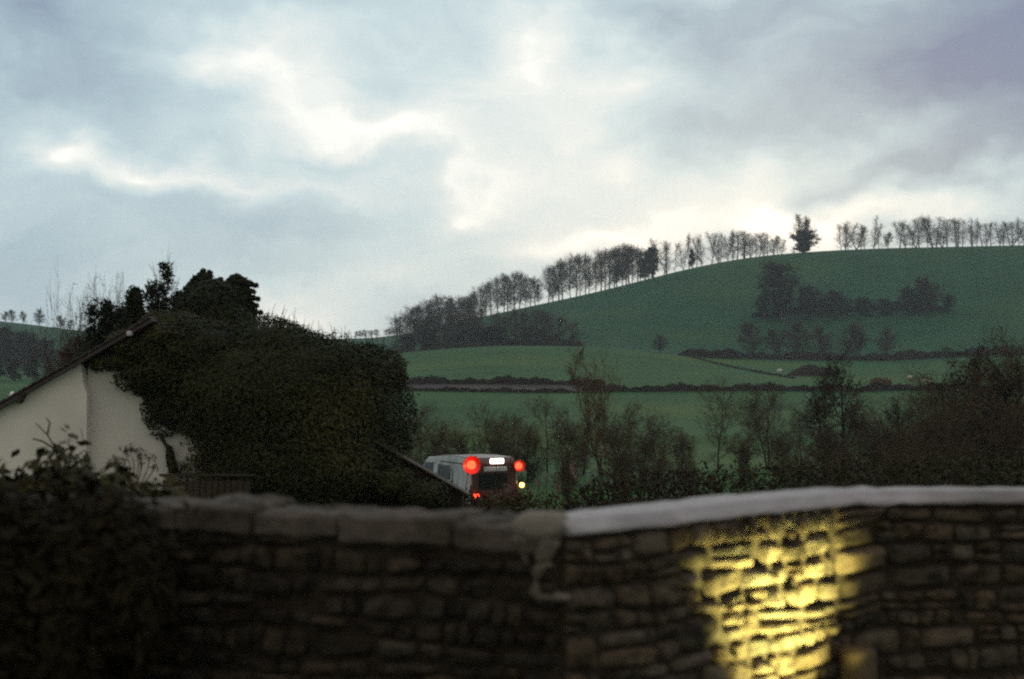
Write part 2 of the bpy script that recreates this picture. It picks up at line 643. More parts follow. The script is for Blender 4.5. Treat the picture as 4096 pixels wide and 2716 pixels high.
def mass(ells, n, size, seed, mat, name, parent=None, loc=None, shell=.22, corek=.8):
    V, Fq = leaf_cloud(ells, n, size, seed, shell)
    V2, F2 = core(ells, corek)
    return link(name, mesh(name, np.concatenate([V, V2]), np.concatenate([Fq, F2 + len(V)]), mat), parent, loc)


def prisms(segs, sides=3):
    """segs: array (n, 8) of p0, p1, r0, r1 -> three-sided twigs"""
    S = np.asarray(segs, float)
    p0, p1, r0, r1 = S[:, :3], S[:, 3:6], S[:, 6:7], S[:, 7:8]
    d = p1 - p0
    d /= np.linalg.norm(d, axis=1, keepdims=True) + 1e-9
    ref = np.where(np.abs(d[:, 2:3]) > .9, np.array([[1., 0, 0]]), np.array([[0, 0, 1.]]))
    a = np.cross(d, ref)
    a /= np.linalg.norm(a, axis=1, keepdims=True) + 1e-9
    b = np.cross(d, a)
    V = []
    for (p, r) in ((p0, r0), (p1, r1)):
        for k in range(sides):
            t = 2 * math.pi * k / sides
            V.append(p + (a * math.cos(t) + b * math.sin(t)) * r)
    V = np.stack(V, 1).reshape(-1, 3)
    base = (np.arange(len(S)) * 2 * sides)[:, None]
    Fs = [base + np.array([[k, (k + 1) % sides, sides + (k + 1) % sides, sides + k]]) for k in range(sides)]
    return V, np.concatenate(Fs)


def bare_tree(seed, H=10.0, spread=.36, clear=.3, nb=(12, 5, 5, 4), rmin=.03, r0=.22, up=.35, shape='oval', trunks=1, wob=.03):
    """a leafless tree: returns trunk segments and twig segments"""
    rnd = random.Random(seed)
    T, C = [], []

    def rv(s):
        return Vector((rnd.gauss(0, s), rnd.gauss(0, s), rnd.gauss(0, s)))

    def branch(p, d, ln, r, lev):
        n = 3 if lev < 3 else 2
        q = p
        for i in range(n):
            d = (d + rv(.16) + Vector((0, 0, up * .25))).normalized()
            e = q + d * (ln / n)
            ra = max(rmin, r * (1 - .6 * i / n))
            rb = max(rmin, r * (1 - .6 * (i + 1) / n))
            (T if lev == 0 else C).append((*q, *e, ra, rb))
            if lev < len(nb):
                k = nb[lev] / n
                k = int(k) + (1 if rnd.random() < k - int(k) else 0)
                for _ in range(k):
                    t = rnd.random()
                    s = q + (e - q) * t
                    o = rv(1.0)
                    o = (o - d * o.dot(d)).normalized()
                    nd = (d * rnd.uniform(.45, 1.0) + o * rnd.uniform(.5, .95)).normalized()
                    branch(s, nd, ln * rnd.uniform(.42, .68), max(rmin, rb * .5), lev + 1)
            q = e

    for tk in range(trunks):
        p = Vector((rnd.uniform(-.1, .1) * (trunks - 1), rnd.uniform(-.1, .1) * (trunks - 1), -.3))
        lean = Vector((rnd.gauss(0, .05), rnd.gauss(0, .05), 0)) * (1 + 1.5 * (trunks > 1))
        Ht = H * (1 if tk == 0 else rnd.uniform(.7, .95))
        n = 9
        pts = [p]
        for i in range(n):
            pts.append(pts[-1] + Vector((lean.x + rnd.gauss(0, wob), lean.y + rnd.gauss(0, wob), 1)) * (Ht * .86 / n))
        for i in range(n):
            fa, fb = i / n, (i + 1) / n
            ra, rb = max(rmin, r0 * (1 - .82 * fa)), max(rmin, r0 * (1 - .82 * fb))
            T.append((*pts[i], *pts[i + 1], ra * (1.25 if i == 0 else 1), rb))
        for k in range(nb[0]):
            f = clear + (.98 - clear) * ((k + rnd.random()) / nb[0])
            i = min(n - 1, int(f * n))
            s = pts[i] + (pts[i + 1] - pts[i]) * (f * n - i)
            g = (f - clear) / (1 - clear)
            env = {'oval': .35 + .75 * math.sin(math.pi * min(1, .12 + g * .8)), 'round': math.sqrt(max(.08, 1 - (g * 1.5 - .5) ** 2)),
                   'cone': 1.05 - .85 * g, 'vase': .5 + .6 * g}[shape]
            a = rnd.uniform(0, 2 * math.pi)
            el = R(rnd.uniform(8, 38) + 45 * g * (up + .4))
            d = Vector((math.cos(a) * math.cos(el), math.sin(a) * math.cos(el), math.sin(el)))
            branch(s, d, spread * H * env * rnd.uniform(.7, 1.1), r0 * .42 * (1 - .5 * g), 1)
    return T, C


PROTO = {}


def proto(kind, i, make, tmat, cmat, leaf=None):
    T, C = make(i)
    tv, tf = prisms(T, 5)
    cv, cf = prisms(C, 3)
    tm = mesh('trunk', tv, tf, tmat)
    if leaf:
        lv, lf = leaf(C, i)
        cf = np.concatenate([cf, lf + len(cv)])
        cv = np.concatenate([cv, lv])
    cm = mesh('crown', cv, cf, cmat)
    zs = float(np.percentile([s[5] for s in C], 98.5))
    PROTO.setdefault(kind, []).append((tm, cm, zs))


def ivy_on(frac, size, n_per, zlo=0, zhi=99):
    """ivy or dead leaves clustered on some of the twigs"""
    def f(C, i):
        rng = np.random.default_rng(700 + i)
        S = np.array(C)
        S = S[(S[:, 2] > zlo) & (S[:, 2] < zhi)]
        S = S[rng.random(len(S)) < frac]
        P = np.repeat(S[:, :3], n_per, 0)
        Q = np.repeat(S[:, 3:6], n_per, 0)
        t = rng.random((len(P), 1))
        P = P * (1 - t) + Q * t + rng.normal(size=P.shape) * size * .8
        return leaf_quads(P, unit(len(P), rng), size, rng)
    return f


for i in range(5):
    proto('ridge', i, lambda s: bare_tree(100 + s, 12, .17, .10, (24, 5, 5, 3), .0052, .10, .75, 'oval', 1 + s % 2), MT['far_bark'], MT['far_bark'])
for i in range(4):
    proto('wood', i, lambda s: bare_tree(200 + s, 14, .33, .12, (22, 6, 5, 3), .016, .20, .5, 'round'), MT['far_bark'], MT['far_bark'])
for i in range(4):
    proto('round', i, lambda s: bare_tree(300 + s, 11, .34, .14, (24, 6, 5, 3), .024, .24, .45, 'round'), MT['far_bark'], MT['far_bark'])
for i in range(3):
    proto('dense', i, lambda s: bare_tree(400 + s, 14, .33, .06, (26, 6, 5, 3), .035, .34, .35, 'round'), MT['far_bark'], MT['far_hedge'], ivy_on(.30, .28, 3))
proto('lone', 0, lambda s: bare_tree(457, 12, .20, .04, (26, 6, 5, 3), .010, .20, .75, 'oval', 3), MT['far_bark'], MT['brown_twig'], ivy_on(.30, .20, 3, 0, 5.2))
for i in range(5):
    proto('near', i, lambda s: bare_tree(500 + s, 7, .36, .12, (14, 6, 5, 4), .0066, .09, .45, 'oval', 1 + s % 2, .07), MT['bark'], MT['brown_twig'])
for i in range(2):
    proto('willow', i, lambda s: bare_tree(600 + s, 8, .26, .10, (9, 5, 5, 4), .0065, .07, 1.1, 'vase', 3, .06), MT['bark'], MT['rust_twig'])
for i in range(3):
    proto('ivied', i, lambda s: bare_tree(700 + s, 8, .34, .06, (17, 6, 5, 4), .008, .16, .5, 'oval'), MT['bark'], MT['hedge'], ivy_on(.12, .07, 5))
for i in range(3):
    proto('shrub', i, lambda s: bare_tree(800 + s, 3.5, .42, .02, (11, 6, 5, 4), .0055, .04, .6, 'vase', 3), MT['bark'], MT['brown_twig'])

_cnt = {}
FIRST = set()


def place(kind, name, px, top, d, label, cat='tree', group=None, wide=1.0, base=None, dy=0.0):
    """plants a copy of one kind so that it stands on the ground at depth d and reaches photo row top"""
    k = _cnt.get(kind, 0)
    _cnt[kind] = k + 1
    tm, cm, zs = PROTO[kind][k % len(PROTO[kind])]
    p = on_ground(px, d)
    h = zpy(top, d) - p.z
    s = h / zs
    o = empty(name, p, label, cat, group, rz=(k * 2.4) % 6.28)
    o.scale = (s * wide, s * wide, s)
    link('trunk', tm, o)
    link('crown', cm, o)
    return o


ORD = ('first second third fourth fifth sixth seventh eighth ninth tenth eleventh twelfth thirteenth fourteenth fifteenth '
       'sixteenth seventeenth eighteenth nineteenth twentieth twenty-first twenty-second twenty-third twenty-fourth twenty-fifth').split()

# ------------------------------------------------------------------ trees on the ridge of the big hill
rr = random.Random(5)


def row(kind, name, x0, x1, n, tops, d, where, group, jitter=.35, wide=1.0, hj=10):
    for i in range(n):
        t = (i + .5 + rr.uniform(-jitter, jitter)) / n
        px = x0 + (x1 - x0) * t
        top = np.interp(px, [a for a, _ in tops], [b for _, b in tops]) + rr.uniform(-hj, hj)
        place(kind, name, px, top, d + rr.uniform(-4, 6), f'{ORD[i]} {where}', 'tree', group, wide * rr.uniform(.72, 1.45))


row('ridge', 'bare_tree', 3590, 4140, 25, [(3590, 880), (3700, 872), (3850, 876), (3950, 885), (4140, 878)], 701,
    'bare tree from the left in the long row crossing the right edge', 'bare trees along the hill ridge', .45, 1.8, 9)
row('ridge', 'bare_tree', 3350, 3500, 7, [(3350, 905), (3380, 890), (3500, 895)], 701,
    'tree from the left in the small clump right of the lone dark tree', 'bare trees along the hill ridge', .4, 1.7, 9)
place('ridge', 'bare_tree', 3520, 862, 701, 'taller slim bare tree at the right end of the small ridge clump', 'tree', 'bare trees along the hill ridge', 1.2)
place('round', 'bare_shrub', 3556, 930, 701, 'low bare bush in the gap before the long right-hand ridge row', 'bush', None, 1.2)
place('lone', 'ivy_clad_tree', 3212, 862, 690, 'lone dark dense tree on the hilltop against the bright sky', 'tree', None, 1.05)
place('dense', 'dark_bush', 3213, 925, 689, 'dark undergrowth around the foot of the lone hilltop tree', 'bush', None, 2.0)
place('ridge', 'bare_tree', 3130, 942, 702, 'small pale bare tree touching the lone dark tree on its left', 'tree', 'bare trees along the hill ridge', 1.6)
row('ridge', 'bare_tree', 2925, 3125, 11, [(2925, 930), (3000, 928), (3080, 930), (3125, 945)], 702,
    'thin tree from the left in the low row left of the lone dark tree', 'bare trees along the hill ridge', .4, 1.8, 10)
row('ridge', 'bare_tree', 2840, 2940, 5, [(2840, 925), (2940, 920)], 702,
    'tree from the left in the tall thin clump where the ridge flattens', 'bare trees along the hill ridge', .4, 1.5, 10)
row('ridge', 'bare_tree', 2640, 2830, 7, [(2640, 965), (2700, 968), (2730, 950), (2830, 938)], 702,
    'pale tree from the left in the scattered stretch of the steep ridge', 'bare trees along the hill ridge', .45, 1.4, 14)
place('dense', 'dark_bush', 2770, 998, 699, 'small dark evergreen bush among the scattered pale ridge trees', 'bush', None, .7)
place('dense', 'bare_tree', 2610, 990, 699, 'broad dark tree at the right end of the tall ridge clump', 'tree', None, .9)
place('dense', 'bare_tree', 2580, 1010, 697, 'lower dark tree tucked under the right end of the tall clump', 'tree', None, .9)
row('wood', 'bare_tree', 2400, 2570, 11, [(2400, 1010), (2470, 990), (2530, 985), (2570, 1000)], 701,
    'trunk from the left in the dense tall ridge clump', 'bare trees along the hill ridge', .4, .95, 9)
row('wood', 'bare_tree', 2185, 2390, 10, [(2185, 1075), (2250, 1040), (2330, 1015), (2390, 1035)], 701,
    'tree from the left in the open tall clump above the wood', 'bare trees along the hill ridge', .4, .9, 12)
row('wood', 'bare_tree', 1870, 2170, 14, [(1870, 1175), (1930, 1140), (2000, 1105), (2080, 1090), (2140, 1120), (2170, 1145)], 700,
    'tree from the left on the skyline of the hillside wood', 'trees of the hillside wood', .35, .95, 9)
row('wood', 'bare_tree', 1570, 1900, 13, [(1570, 1300), (1620, 1250), (1680, 1215), (1760, 1190), (1830, 1195), (1900, 1190)], 600,
    'tree from the left in the wood\'s bluish lower end', 'trees of the hillside wood', .35, 1.4, 12)
row('wood', 'bare_tree', 1640, 2310, 15, [(1560, 1300), (1700, 1275), (1850, 1252), (2000, 1246), (2150, 1243), (2250, 1250), (2330, 1300)], 480,
    'tree from the left in the front rank behind the mound', 'front rank of the hillside wood', .4, 1.5, 16)
row('dense', 'dark_shrub', 1600, 2330, 8, [(1560, 1340), (1800, 1320), (2150, 1310), (2330, 1340)], 474,
    'low dark thicket from the left under the front rank of the wood', 'low thickets under the hillside wood', .4, 1.9, 14)
row('wood', 'bare_tree', 1380, 1600, 9, [(1380, 1335), (1450, 1325), (1600, 1310)], 690,
    'tiny distant tree from the left in the gap beside the ivy', 'far trees in the valley gap', .35, 2.0, 5)
place('round', 'bare_tree', 2640, 1340, 432, 'lone round bare tree on the slope above the far hedge end', 'tree', None, 1.7)
place('round', 'bare_shrub', 2820, 1412, 425, 'little dark bush standing in the far hedge at its left end', 'bush', None, 1.8)

# mid-slope dark trees on the right of the hill
for (px, top, d, w, lab) in (
        (3130, 1075, 545, .75, 'tallest dark tree halfway up the hill, left of its row'),
        (3060, 1190, 548, .8, 'dark tree half hidden at the left foot of the tallest one'),
        (3230, 1165, 545, .8, 'dark tree leaning against the right side of the tallest one'),
        (3350, 1185, 548, 1.1, 'low round dark tree in the middle of the hillside row'),
        (3290, 1210, 548, 1.0, 'low dark tree filling the dip right of the tallest one'),
        (3450, 1210, 548, 1.3, 'broad low dark tree before the big right-hand round one'),
        (3540, 1215, 548, 1.2, 'low dark tree touching the big right-hand round one'),
        (3700, 1135, 545, .85, 'big round dark tree at the right end of the hillside row'),
        (3630, 1170, 548, .9, 'dark tree left of the big right-hand round one'),
        (3790, 1200, 548, .9, 'dim tree just right of the big right-hand round one')):
    place('dense', 'dark_tree', px, top - 18, d, lab, 'tree', 'dark trees halfway up the hill', w * 1.45)
for (px, top, d, w, lab) in (
        (3020, 1305, 438, 1.1, 'leftmost bare round tree above the far hedge'),
        (3100, 1330, 440, .9, 'thin bare tree squeezed between two round ones above the far hedge'),
        (3190, 1300, 438, 1.15, 'widest bare round tree above the far hedge'),
        (3280, 1320, 440, .9, 'bare tree overlapping the right of the widest round one'),
        (3390, 1310, 438, .95, 'upright bare tree in the middle above the far hedge'),
        (3440, 1340, 440, .8, 'small bare tree beside the upright middle one above the far hedge'),
        (3545, 1325, 438, .8, 'slim bare tree standing apart to the right above the far hedge')):
    place('round', 'bare_tree', px, top - 14, d, lab, 'tree', 'bare trees above the far hedge', w * 1.45)

# the far left hill, seen past the house roof
for (px, top, d, w, lab) in (
        (20, 1246, 700, 1.3, 'leftmost tree of the tiny clump on the left skyline'),
        (50, 1240, 700, 1.2, 'middle tree of the tiny clump on the left skyline'),
        (90, 1245, 700, 1.0, 'right tree of the tiny clump on the left skyline'),
        (155, 1236, 700, 1.15, 'round bare tree alone on the left skyline'),
        (238, 1262, 700, 1.2, 'faint low tree nearer the house on the left skyline'),
        (275, 1280, 700, 1.3, 'smallest faint tree nearest the house on the left skyline')):
    place('round', 'bare_tree', px, top, d, lab, 'tree', 'trees on the far left skyline', w)
lw = random.Random(9)
for i, (px, top, d) in enumerate(((-60, 1330, 470), (15, 1315, 470), (70, 1330, 475), (125, 1345, 470), (185, 1360, 470), (245, 1400, 450), (300, 1350, 520),
                                  (-20, 1420, 330), (60, 1440, 330), (130, 1435, 335), (200, 1460, 330), (270, 1480, 330), (340, 1370, 520))):
    up_ = 'upper' if d > 400 else 'lower'
    place('dense', 'dark_tree', px, top, d, f'dark tree of the {up_} left-hand wood beyond the roof, {ORD[i if i < 7 else (i - 7) % 7]} from the left' if i < 12 else
          'dark tree behind the bare saplings where the left hill meets the house', 'tree', 'wood on the left hill', 1.3)

# ------------------------------------------------------------------ hedges


def hedge(name, pts, height, width, n, size, mat, label, seed, cat='hedge', sprigs=0, top_noise=.45):
    """pts: (px, depth[, top py]) along the hedge line"""
    rng = np.random.default_rng(seed)
    P = [on_ground(q[0], q[1]) for q in pts]
    H = [height if len(q) < 3 else zpy(q[2], q[1]) - p.z for q, p in zip(pts, P)]
    A = np.array([list(p) + [h] for p, h in zip(P, H)])
    seg = np.linalg.norm(np.diff(A[:, :2], axis=0), axis=1)
    cum = np.concatenate([[0], np.cumsum(seg)])
    L_ = cum[-1]
    o0 = A[0, :3].copy()

    def curve(s):
        c = np.stack([np.interp(s, cum, A[:, k]) for k in range(4)], 1)
        c[:, 2] = ground(c[:, 0], c[:, 1])
        e = np.clip(np.minimum(s, L_ - s) / min(1.6 * height, .15 * L_), 0, 1)
        c[:, 3] *= .15 + .85 * np.sqrt(e)         # the ends tail off
        return c
    ph = rng.uniform(0, 6.28, 6)

    def hn(s):
        return 1 + top_noise * (.55 * np.sin(s * .43 / height + ph[0]) + .4 * np.sin(s * 1.13 / height + ph[1]) + .25 * np.sin(s * 3.1 / height + ph[2]))
    s = rng.random(n) * L_
    c = curve(s)
    a = rng.uniform(-.1, math.pi + .1, n)
    rad = 1 - .35 * rng.random(n) ** 1.5 + .12 * rng.random(n) ** 4
    d = np.array([A[-1, 0] - A[0, 0], A[-1, 1] - A[0, 1]])
    d /= np.linalg.norm(d)
    nx, ny = -d[1], d[0]
    off = np.sign(np.cos(a)) * np.abs(np.cos(a)) ** .6 * rad * width / 2
    zz = np.abs(np.sin(a)) ** .6 * rad * c[:, 3] * hn(s)
    Pn = np.stack([c[:, 0] + nx * off, c[:, 1] + ny * off, c[:, 2] + zz], 1)
    V, Fq = leaf_quads(Pn, unit(n, rng), size, rng)
    # dense core
    m = max(8, int(L_ / (height * .5)))
    ss = np.linspace(0, L_, m)
    cc = curve(ss)
    rows = []
    for (ox, oz) in ((-.40, -.1), (-.40, .55), (-.22, .8), (.22, .8), (.40, .55), (.40, -.1)):
        rows.append(np.stack([cc[:, 0] + nx * ox * width, cc[:, 1] + ny * ox * width, cc[:, 2] + oz * cc[:, 3] * hn(ss) - .05], 1))
    V2 = np.stack(rows, 1).reshape(-1, 3)
    F2 = []
    for i in range(m - 1):
        for k in range(5):
            F2.append((i * 6 + k, i * 6 + k + 1, (i + 1) * 6 + k + 1, (i + 1) * 6 + k))
    F2 = np.array(F2)
    Vs, Fs = [V, V2], [Fq, F2 + len(V)]
    if sprigs:
        s = rng.random(sprigs) * L_
        c = curve(s)
        b = np.stack([c[:, 0] + rng.uniform(-.4, .4, sprigs) * width * nx, c[:, 1] + rng.uniform(-.4, .4, sprigs) * width * ny, c[:, 2] + .6 * c[:, 3]], 1)
        e = b + np.stack([rng.normal(0, .16, sprigs), rng.normal(0, .16, sprigs), .45 + .45 * rng.random(sprigs)], 1) * c[:, 3:4]
        pv, pf = prisms(np.concatenate([b, e, np.full((sprigs, 1), .012), np.full((sprigs, 1), .004)], 1))
        o = len(V) + len(V2)
        Vs.append(pv)
        Fs.append(pf + o)
    V = np.concatenate(Vs) - o0
    ob = link(name, mesh(name, V, np.concatenate(Fs), mat), None, tuple(o0))
    return tag(ob, label, cat)


hedge('hedgerow', [(1400, 262), (1700, 262), (2000, 264), (2250, 266), (2420, 266)], 1.2, 1.4, 4600, .22, MT['far_hedge'],
      'upper dark hedge of the two below the green mound', 1)
hedge('hedgerow', [(1400, 240), (1700, 240), (2000, 242), (2300, 246)], 0.6, 1.0, 3000, .18, MT['far_hedge'],
      'lower dark hedge of the two below the green mound', 2)
hedge('hedgerow', [(2330, 250), (2600, 252), (2900, 255), (3200, 258), (3420, 260)], 1.05, 1.4, 5600, .20, MT['far_hedge'],
      'straight dark hedge running right from the russet willow', 3)
hedge('hedgerow', [(3430, 258), (3560, 262), (3700, 264), (3900, 262), (4200, 255)], 1.1, 1.5, 4400, .22, MT['far_hedge'],
      'dark hedge below the sheep at the right', 4)
hedge('hedgerow', [(2715, 418), (2850, 416), (3050, 424), (3300, 424), (3550, 420), (3750, 424), (3900, 428), (4200, 420)], 2.0, 3.0, 7500, .38, MT['far_hedge'],
      'far dark hedge below the row of bare round trees', 5)
hedge('hedgerow', [(3010, 552), (3200, 556), (3400, 556), (3600, 556), (3800, 550)], 2.4, 4, 3800, .5, MT['far_hedge'],
      'hedge under the dark trees halfway up the hill', 6)
hedge('undergrowth', [(1560, 470), (1750, 470), (1950, 474), (2150, 474), (2330, 470)], 2.2, 5, 5200, .4, MT['far_hedge'],
      'dark ragged undergrowth at the foot of the hillside wood', 7, 'undergrowth', top_noise=.7)
hedge('hedgerow', [(2740, 415), (2900, 372), (3060, 330), (3180, 305)], .4, .6, 1600, .18, MT['far_hedge'],
      'thin low hedge slanting down the field to the spoil heap', 8)
mo = on_ground(3250, 322)
Vm, Qm = [], []
hrng = np.random.default_rng(6)
NA, NR = 36, 10
for r_ in range(NR + 1):
    f_ = r_ / NR
    for a_ in range(NA):
        t = 2 * math.pi * a_ / NA
        k = 1 + .12 * math.sin(2 * t + 1) + .08 * math.sin(5 * t)
        x, y = 5.4 * f_ * k * math.cos(t) - .6 * (1 - f_), 3.0 * f_ * k * math.sin(t)
        Vm.append((x, y, gz(mo.x + x, mo.y + y) - mo.z + 2.5 * (1 - f_ ** 1.7) + hrng.normal(0, .07) * (f_ < 1) - .3 * (f_ == 1)))
for r_ in range(NR):
    for a_ in range(NA):
        b_ = (a_ + 1) % NA
        Qm.append((r_ * NA + a_, r_ * NA + b_, (r_ + 1) * NA + b_, (r_ + 1) * NA + a_))
tag(MB().add(Vm, Qm).build('earth_heap', MT['soil'], None, mo, True), 'dark rounded heap in the field left of the ivied tree', 'heap')
# bare muddy track between the two hedges below the mound
tv, tq = [], []
tps = np.linspace(1350, 2420, 60)
for px in tps:
    for d in (243.5, 249, 255, 261.5):
        p = on_ground(px, d + (px - 1400) * .004)
        tv.append((p.x, p.y, p.z + .12))
for i in range(len(tps) - 1):
    for k in range(3):
        tq.append((i * 4 + k, (i + 1) * 4 + k, (i + 1) * 4 + k + 1, i * 4 + k + 1))
tag(MB().add(tv, tq).build('track', MT['earth'], None, None, True), kind='structure')
hedge('russet_shrub', [(3480, 276), (3520, 277), (3565, 276)], 1.4, 1.6, 700, .18, MT['rust_twig'],
      'low russet bush on the hedge right of the ivied tree', 11, 'bush')

# ------------------------------------------------------------------ sheep in the right-hand field


def make_sheep(px, py_d, rz, label):
    p = on_ground(px, py_d)
    o = empty('sheep', p, label, 'sheep', 'sheep in the right-hand field', rz)
    V, Q = [], []
    n = 12
    prof = [(-.58, .10, .66), (-.54, .22, .66), (-.40, .31, .64), (-.1, .34, .62), (.2, .33, .63), (.42, .27, .68), (.54, .17, .76), (.64, .13, .84), (.72, .12, .86), (.86, .07, .80), (.90, .03, .78)]
    for (x, r, z) in prof:
        for k in range(n):
            t = 2 * math.pi * k / n
            V.append((x, r * math.cos(t) * .9, z + r * math.sin(t)))
    for i in range(len(prof) - 1):
        for k in range(n):
            j = (k + 1) % n
            Q.append((i * n + k, i * n + j, (i + 1) * n + j, (i + 1) * n + k))
    Q += [tuple(range(n - 1, -1, -1)), tuple((len(prof) - 1) * n + k for k in range(n))]
    mb = MB().add(V, Q)
    for (x, y) in ((.36, .16), (.36, -.16), (-.38, .16), (-.38, -.16)):
        mb.tube([(x, y, .45), (x + .03 * (1 if x < 0 else -1), y, .24), (x, y, 0)], [.09, .05, .045], 6)
    mb.tube([(.68, .10, .90), (.66, .22, .88)], [.04, .015], 5)
    mb.tube([(.68, -.10, .90), (.66, -.22, .88)], [.04, .015], 5)
    mb.build('body', MT['wool'], o, smooth=True)


for (px, d, rz, lab) in ((3640, 300, .2, 'white sheep highest in the field above the right-hand hedge'), (3700, 282, 2.9, 'left one of two close white sheep near the right-hand hedge'),
                         (3724, 279, .4, 'right one of two close white sheep near the right-hand hedge'), (3828, 248, 1.2, 'white sheep lowest and farthest right, below the hedge'),
                         (3118, 335, .3, 'white sheep alone beside the left end of the dark heap')):
    make_sheep(px, d, rz, lab)

# ------------------------------------------------------------------ nearer bare trees in the valley bottom
for (kind, px, top, d, w, lab) in (
        ('near', 1690, 1620, 78, 1.1, 'bare tree half hidden by the right edge of the ivy'),
        ('near', 1600, 1680, 76, 1.2, 'low bare tree rising behind the ivy edge above the van'),
        ('near', 1930, 1615, 82, 1.15, 'bare tree directly above the red lamp nearest the ivy'),
        ('near', 2060, 1655, 80, 1.2, 'short bushy tree above the lamp at the van\'s right'),
        ('near', 2190, 1580, 84, 1.1, 'bare tree between the van and the russet willow'),
        ('willow', 2405, 1400, 80, 1.0, 'tall russet willow with upright shoots, taller than its neighbours'),
        ('willow', 2330, 1600, 82, 1.0, 'shorter russet willow against the left of the tall one'),
        ('near', 2530, 1610, 82, 1.15, 'bare tree just right of the tall russet willow'),
        ('near', 2640, 1660, 85, 1.2, 'low bare tree in the dip left of the straight-trunked tree'),
        ('near', 2870, 1520, 88, 1.05, 'straight-trunked bare tree alone against the lower field'),
        ('near', 3075, 1555, 88, 1.1, 'thick-trunked bare tree second from the ivied tree leftward'),
        ('near', 2990, 1660, 92, 1.0, 'small bare tree between the two straight-trunked ones'),
        ('near', 3210, 1640, 80, 1.15, 'bushy bare tree at the left foot of the ivied tree'),
        ('ivied', 3370, 1440, 76, 1.0, 'ivied dark tree crossing the hedge line right of the heap'),
        ('ivied', 3300, 1570, 72, 1.1, 'lower ivied tree in front left of the tall ivied one'),
        ('near', 3480, 1600, 74, 1.2, 'bare tree against the right side of the tall ivied one'),
        ('ivied', 3580, 1590, 70, 1.15, 'dark ivied tree midway between the tall ivied one and the right edge'),
        ('near', 3680, 1570, 68, 1.2, 'bare tree below the pair of sheep'),
        ('near', 3770, 1490, 66, 1.1, 'taller bare tree at the left side of the dark right-hand group'),
        ('ivied', 3860, 1400, 60, 1.05, 'tall dark ivied tree near the right edge'),
        ('near', 3960, 1420, 56, 1.0, 'very tall bare tree second from the right edge'),
        ('ivied', 4040, 1440, 54, 1.0, 'dark ivied tree at the right edge under the tallest crown'),
        ('near', 4100, 1330, 54, .9, 'tallest bare tree cut by the right edge'),
        ('ivied', 3700, 1680, 58, 1.2, 'low dense dark tree below the bare tree under the sheep'),
        ('ivied', 3470, 1720, 62, 1.3, 'low dense dark tree at the right foot of the tall ivied one'),
        ('ivied', 3950, 1600, 50, 1.2, 'low dense dark tree in front of the very tall bare tree')):
    place(kind, {'near': 'bare_tree', 'willow': 'willow_tree', 'ivied': 'ivied_tree'}[kind], px, top, d, lab, 'tree', 'trees along the valley bottom', w)
for (px, top, d, w, lab) in (
        (2480, 1790, 60, 1.0, 'shrub under the right side of the tall russet willow'),
        (2270, 1800, 58, 1.0, 'shrub with pale seed heads right of the van'),
        (2640, 1830, 58, 1.1, 'shrub rising from the brown hedge right of the willow'),
        (2760, 1850, 56, 1.0, 'shrub left of the straight-trunked tree\'s foot'),
        (3200, 1820, 52, 1.1, 'shrub at the foot of the bushy tree above the hedge'),
        (3400, 1800, 50, 1.2, 'shrub below the tall ivied tree'),
        (3600, 1780, 48, 1.2, 'shrub above the brown hedge below the sheep'),
        (3830, 1760, 46, 1.2, 'shrub above the brown hedge near the right edge'),
        (1800, 1790, 66, 1.2, 'shrub behind the pale side of the van'),
        (1650, 1800, 62, 1.2, 'shrub in the corner between the ivy and the van'),
        (1760, 1690, 74, 1.3, 'tall thin shrub left of the tree above the left beacon'),
        (1850, 1720, 72, 1.3, 'tall thin shrub right behind the left beacon'),
        (2000, 1730, 73, 1.3, 'tall thin shrub behind the white lamp bar'),
        (2120, 1700, 75, 1.3, 'tall thin shrub just right of the van\'s roof'),
        (2260, 1680, 72, 1.3, 'tall thin shrub left of the shorter russet willow'),
        (2450, 1690, 70, 1.3, 'tall thin shrub at the right foot of the tall russet willow'),
        (2580, 1720, 72, 1.3, 'tall thin shrub between the willow and the dip'),
        (2710, 1740, 74, 1.3, 'tall thin shrub on the right of the dip'),
        (2960, 1760, 74, 1.3, 'tall thin shrub right of the straight-trunked tree'),
        (3130, 1730, 72, 1.3, 'tall thin shrub right of the thick-trunked tree'),
        (3290, 1720, 60, 1.3, 'tall thin shrub below the lower ivied tree'),
        (3530, 1700, 58, 1.3, 'tall thin shrub right of the low dense dark tree'),
        (3650, 1700, 56, 1.3, 'tall thin shrub left of the low dense tree under the sheep'),
        (3780, 1660, 54, 1.4, 'tall thin shrub at the left of the dark right-hand group'),
        (3900, 1620, 50, 1.4, 'tall thin shrub within the dark right-hand group'),
        (4060, 1600, 48, 1.4, 'tall thin shrub in front at the right edge')):
    place('shrub', 'bare_shrub', px, top, d, lab, 'shrub', 'bare shrubs in the valley bottom', w)

hedge('brown_hedge', [(2090, 31, 1970), (2230, 31, 1945), (2400, 30, 1895), (2650, 30, 1880), (3000, 29, 1872), (3400, 28, 1862), (3800, 27, 1850), (4200, 26, 1840), (4700, 26, 1840)], 2.2, 1.6, 22000, .055,
      MT['hedge'], 'long reddish-brown hedge behind the pale coping', 21, 'hedge', sprigs=0, top_noise=.05)
hedge('scrub', [(1640, 27, 1960), (1800, 28, 2000), (1950, 29, 2000), (2100, 30, 1990), (2260, 31, 1960)], 1.9, 1.8, 9000, .05,
      MT['bramble'], 'dark low scrub between the van and the old wall', 22, 'scrub', sprigs=40, top_noise=.10)


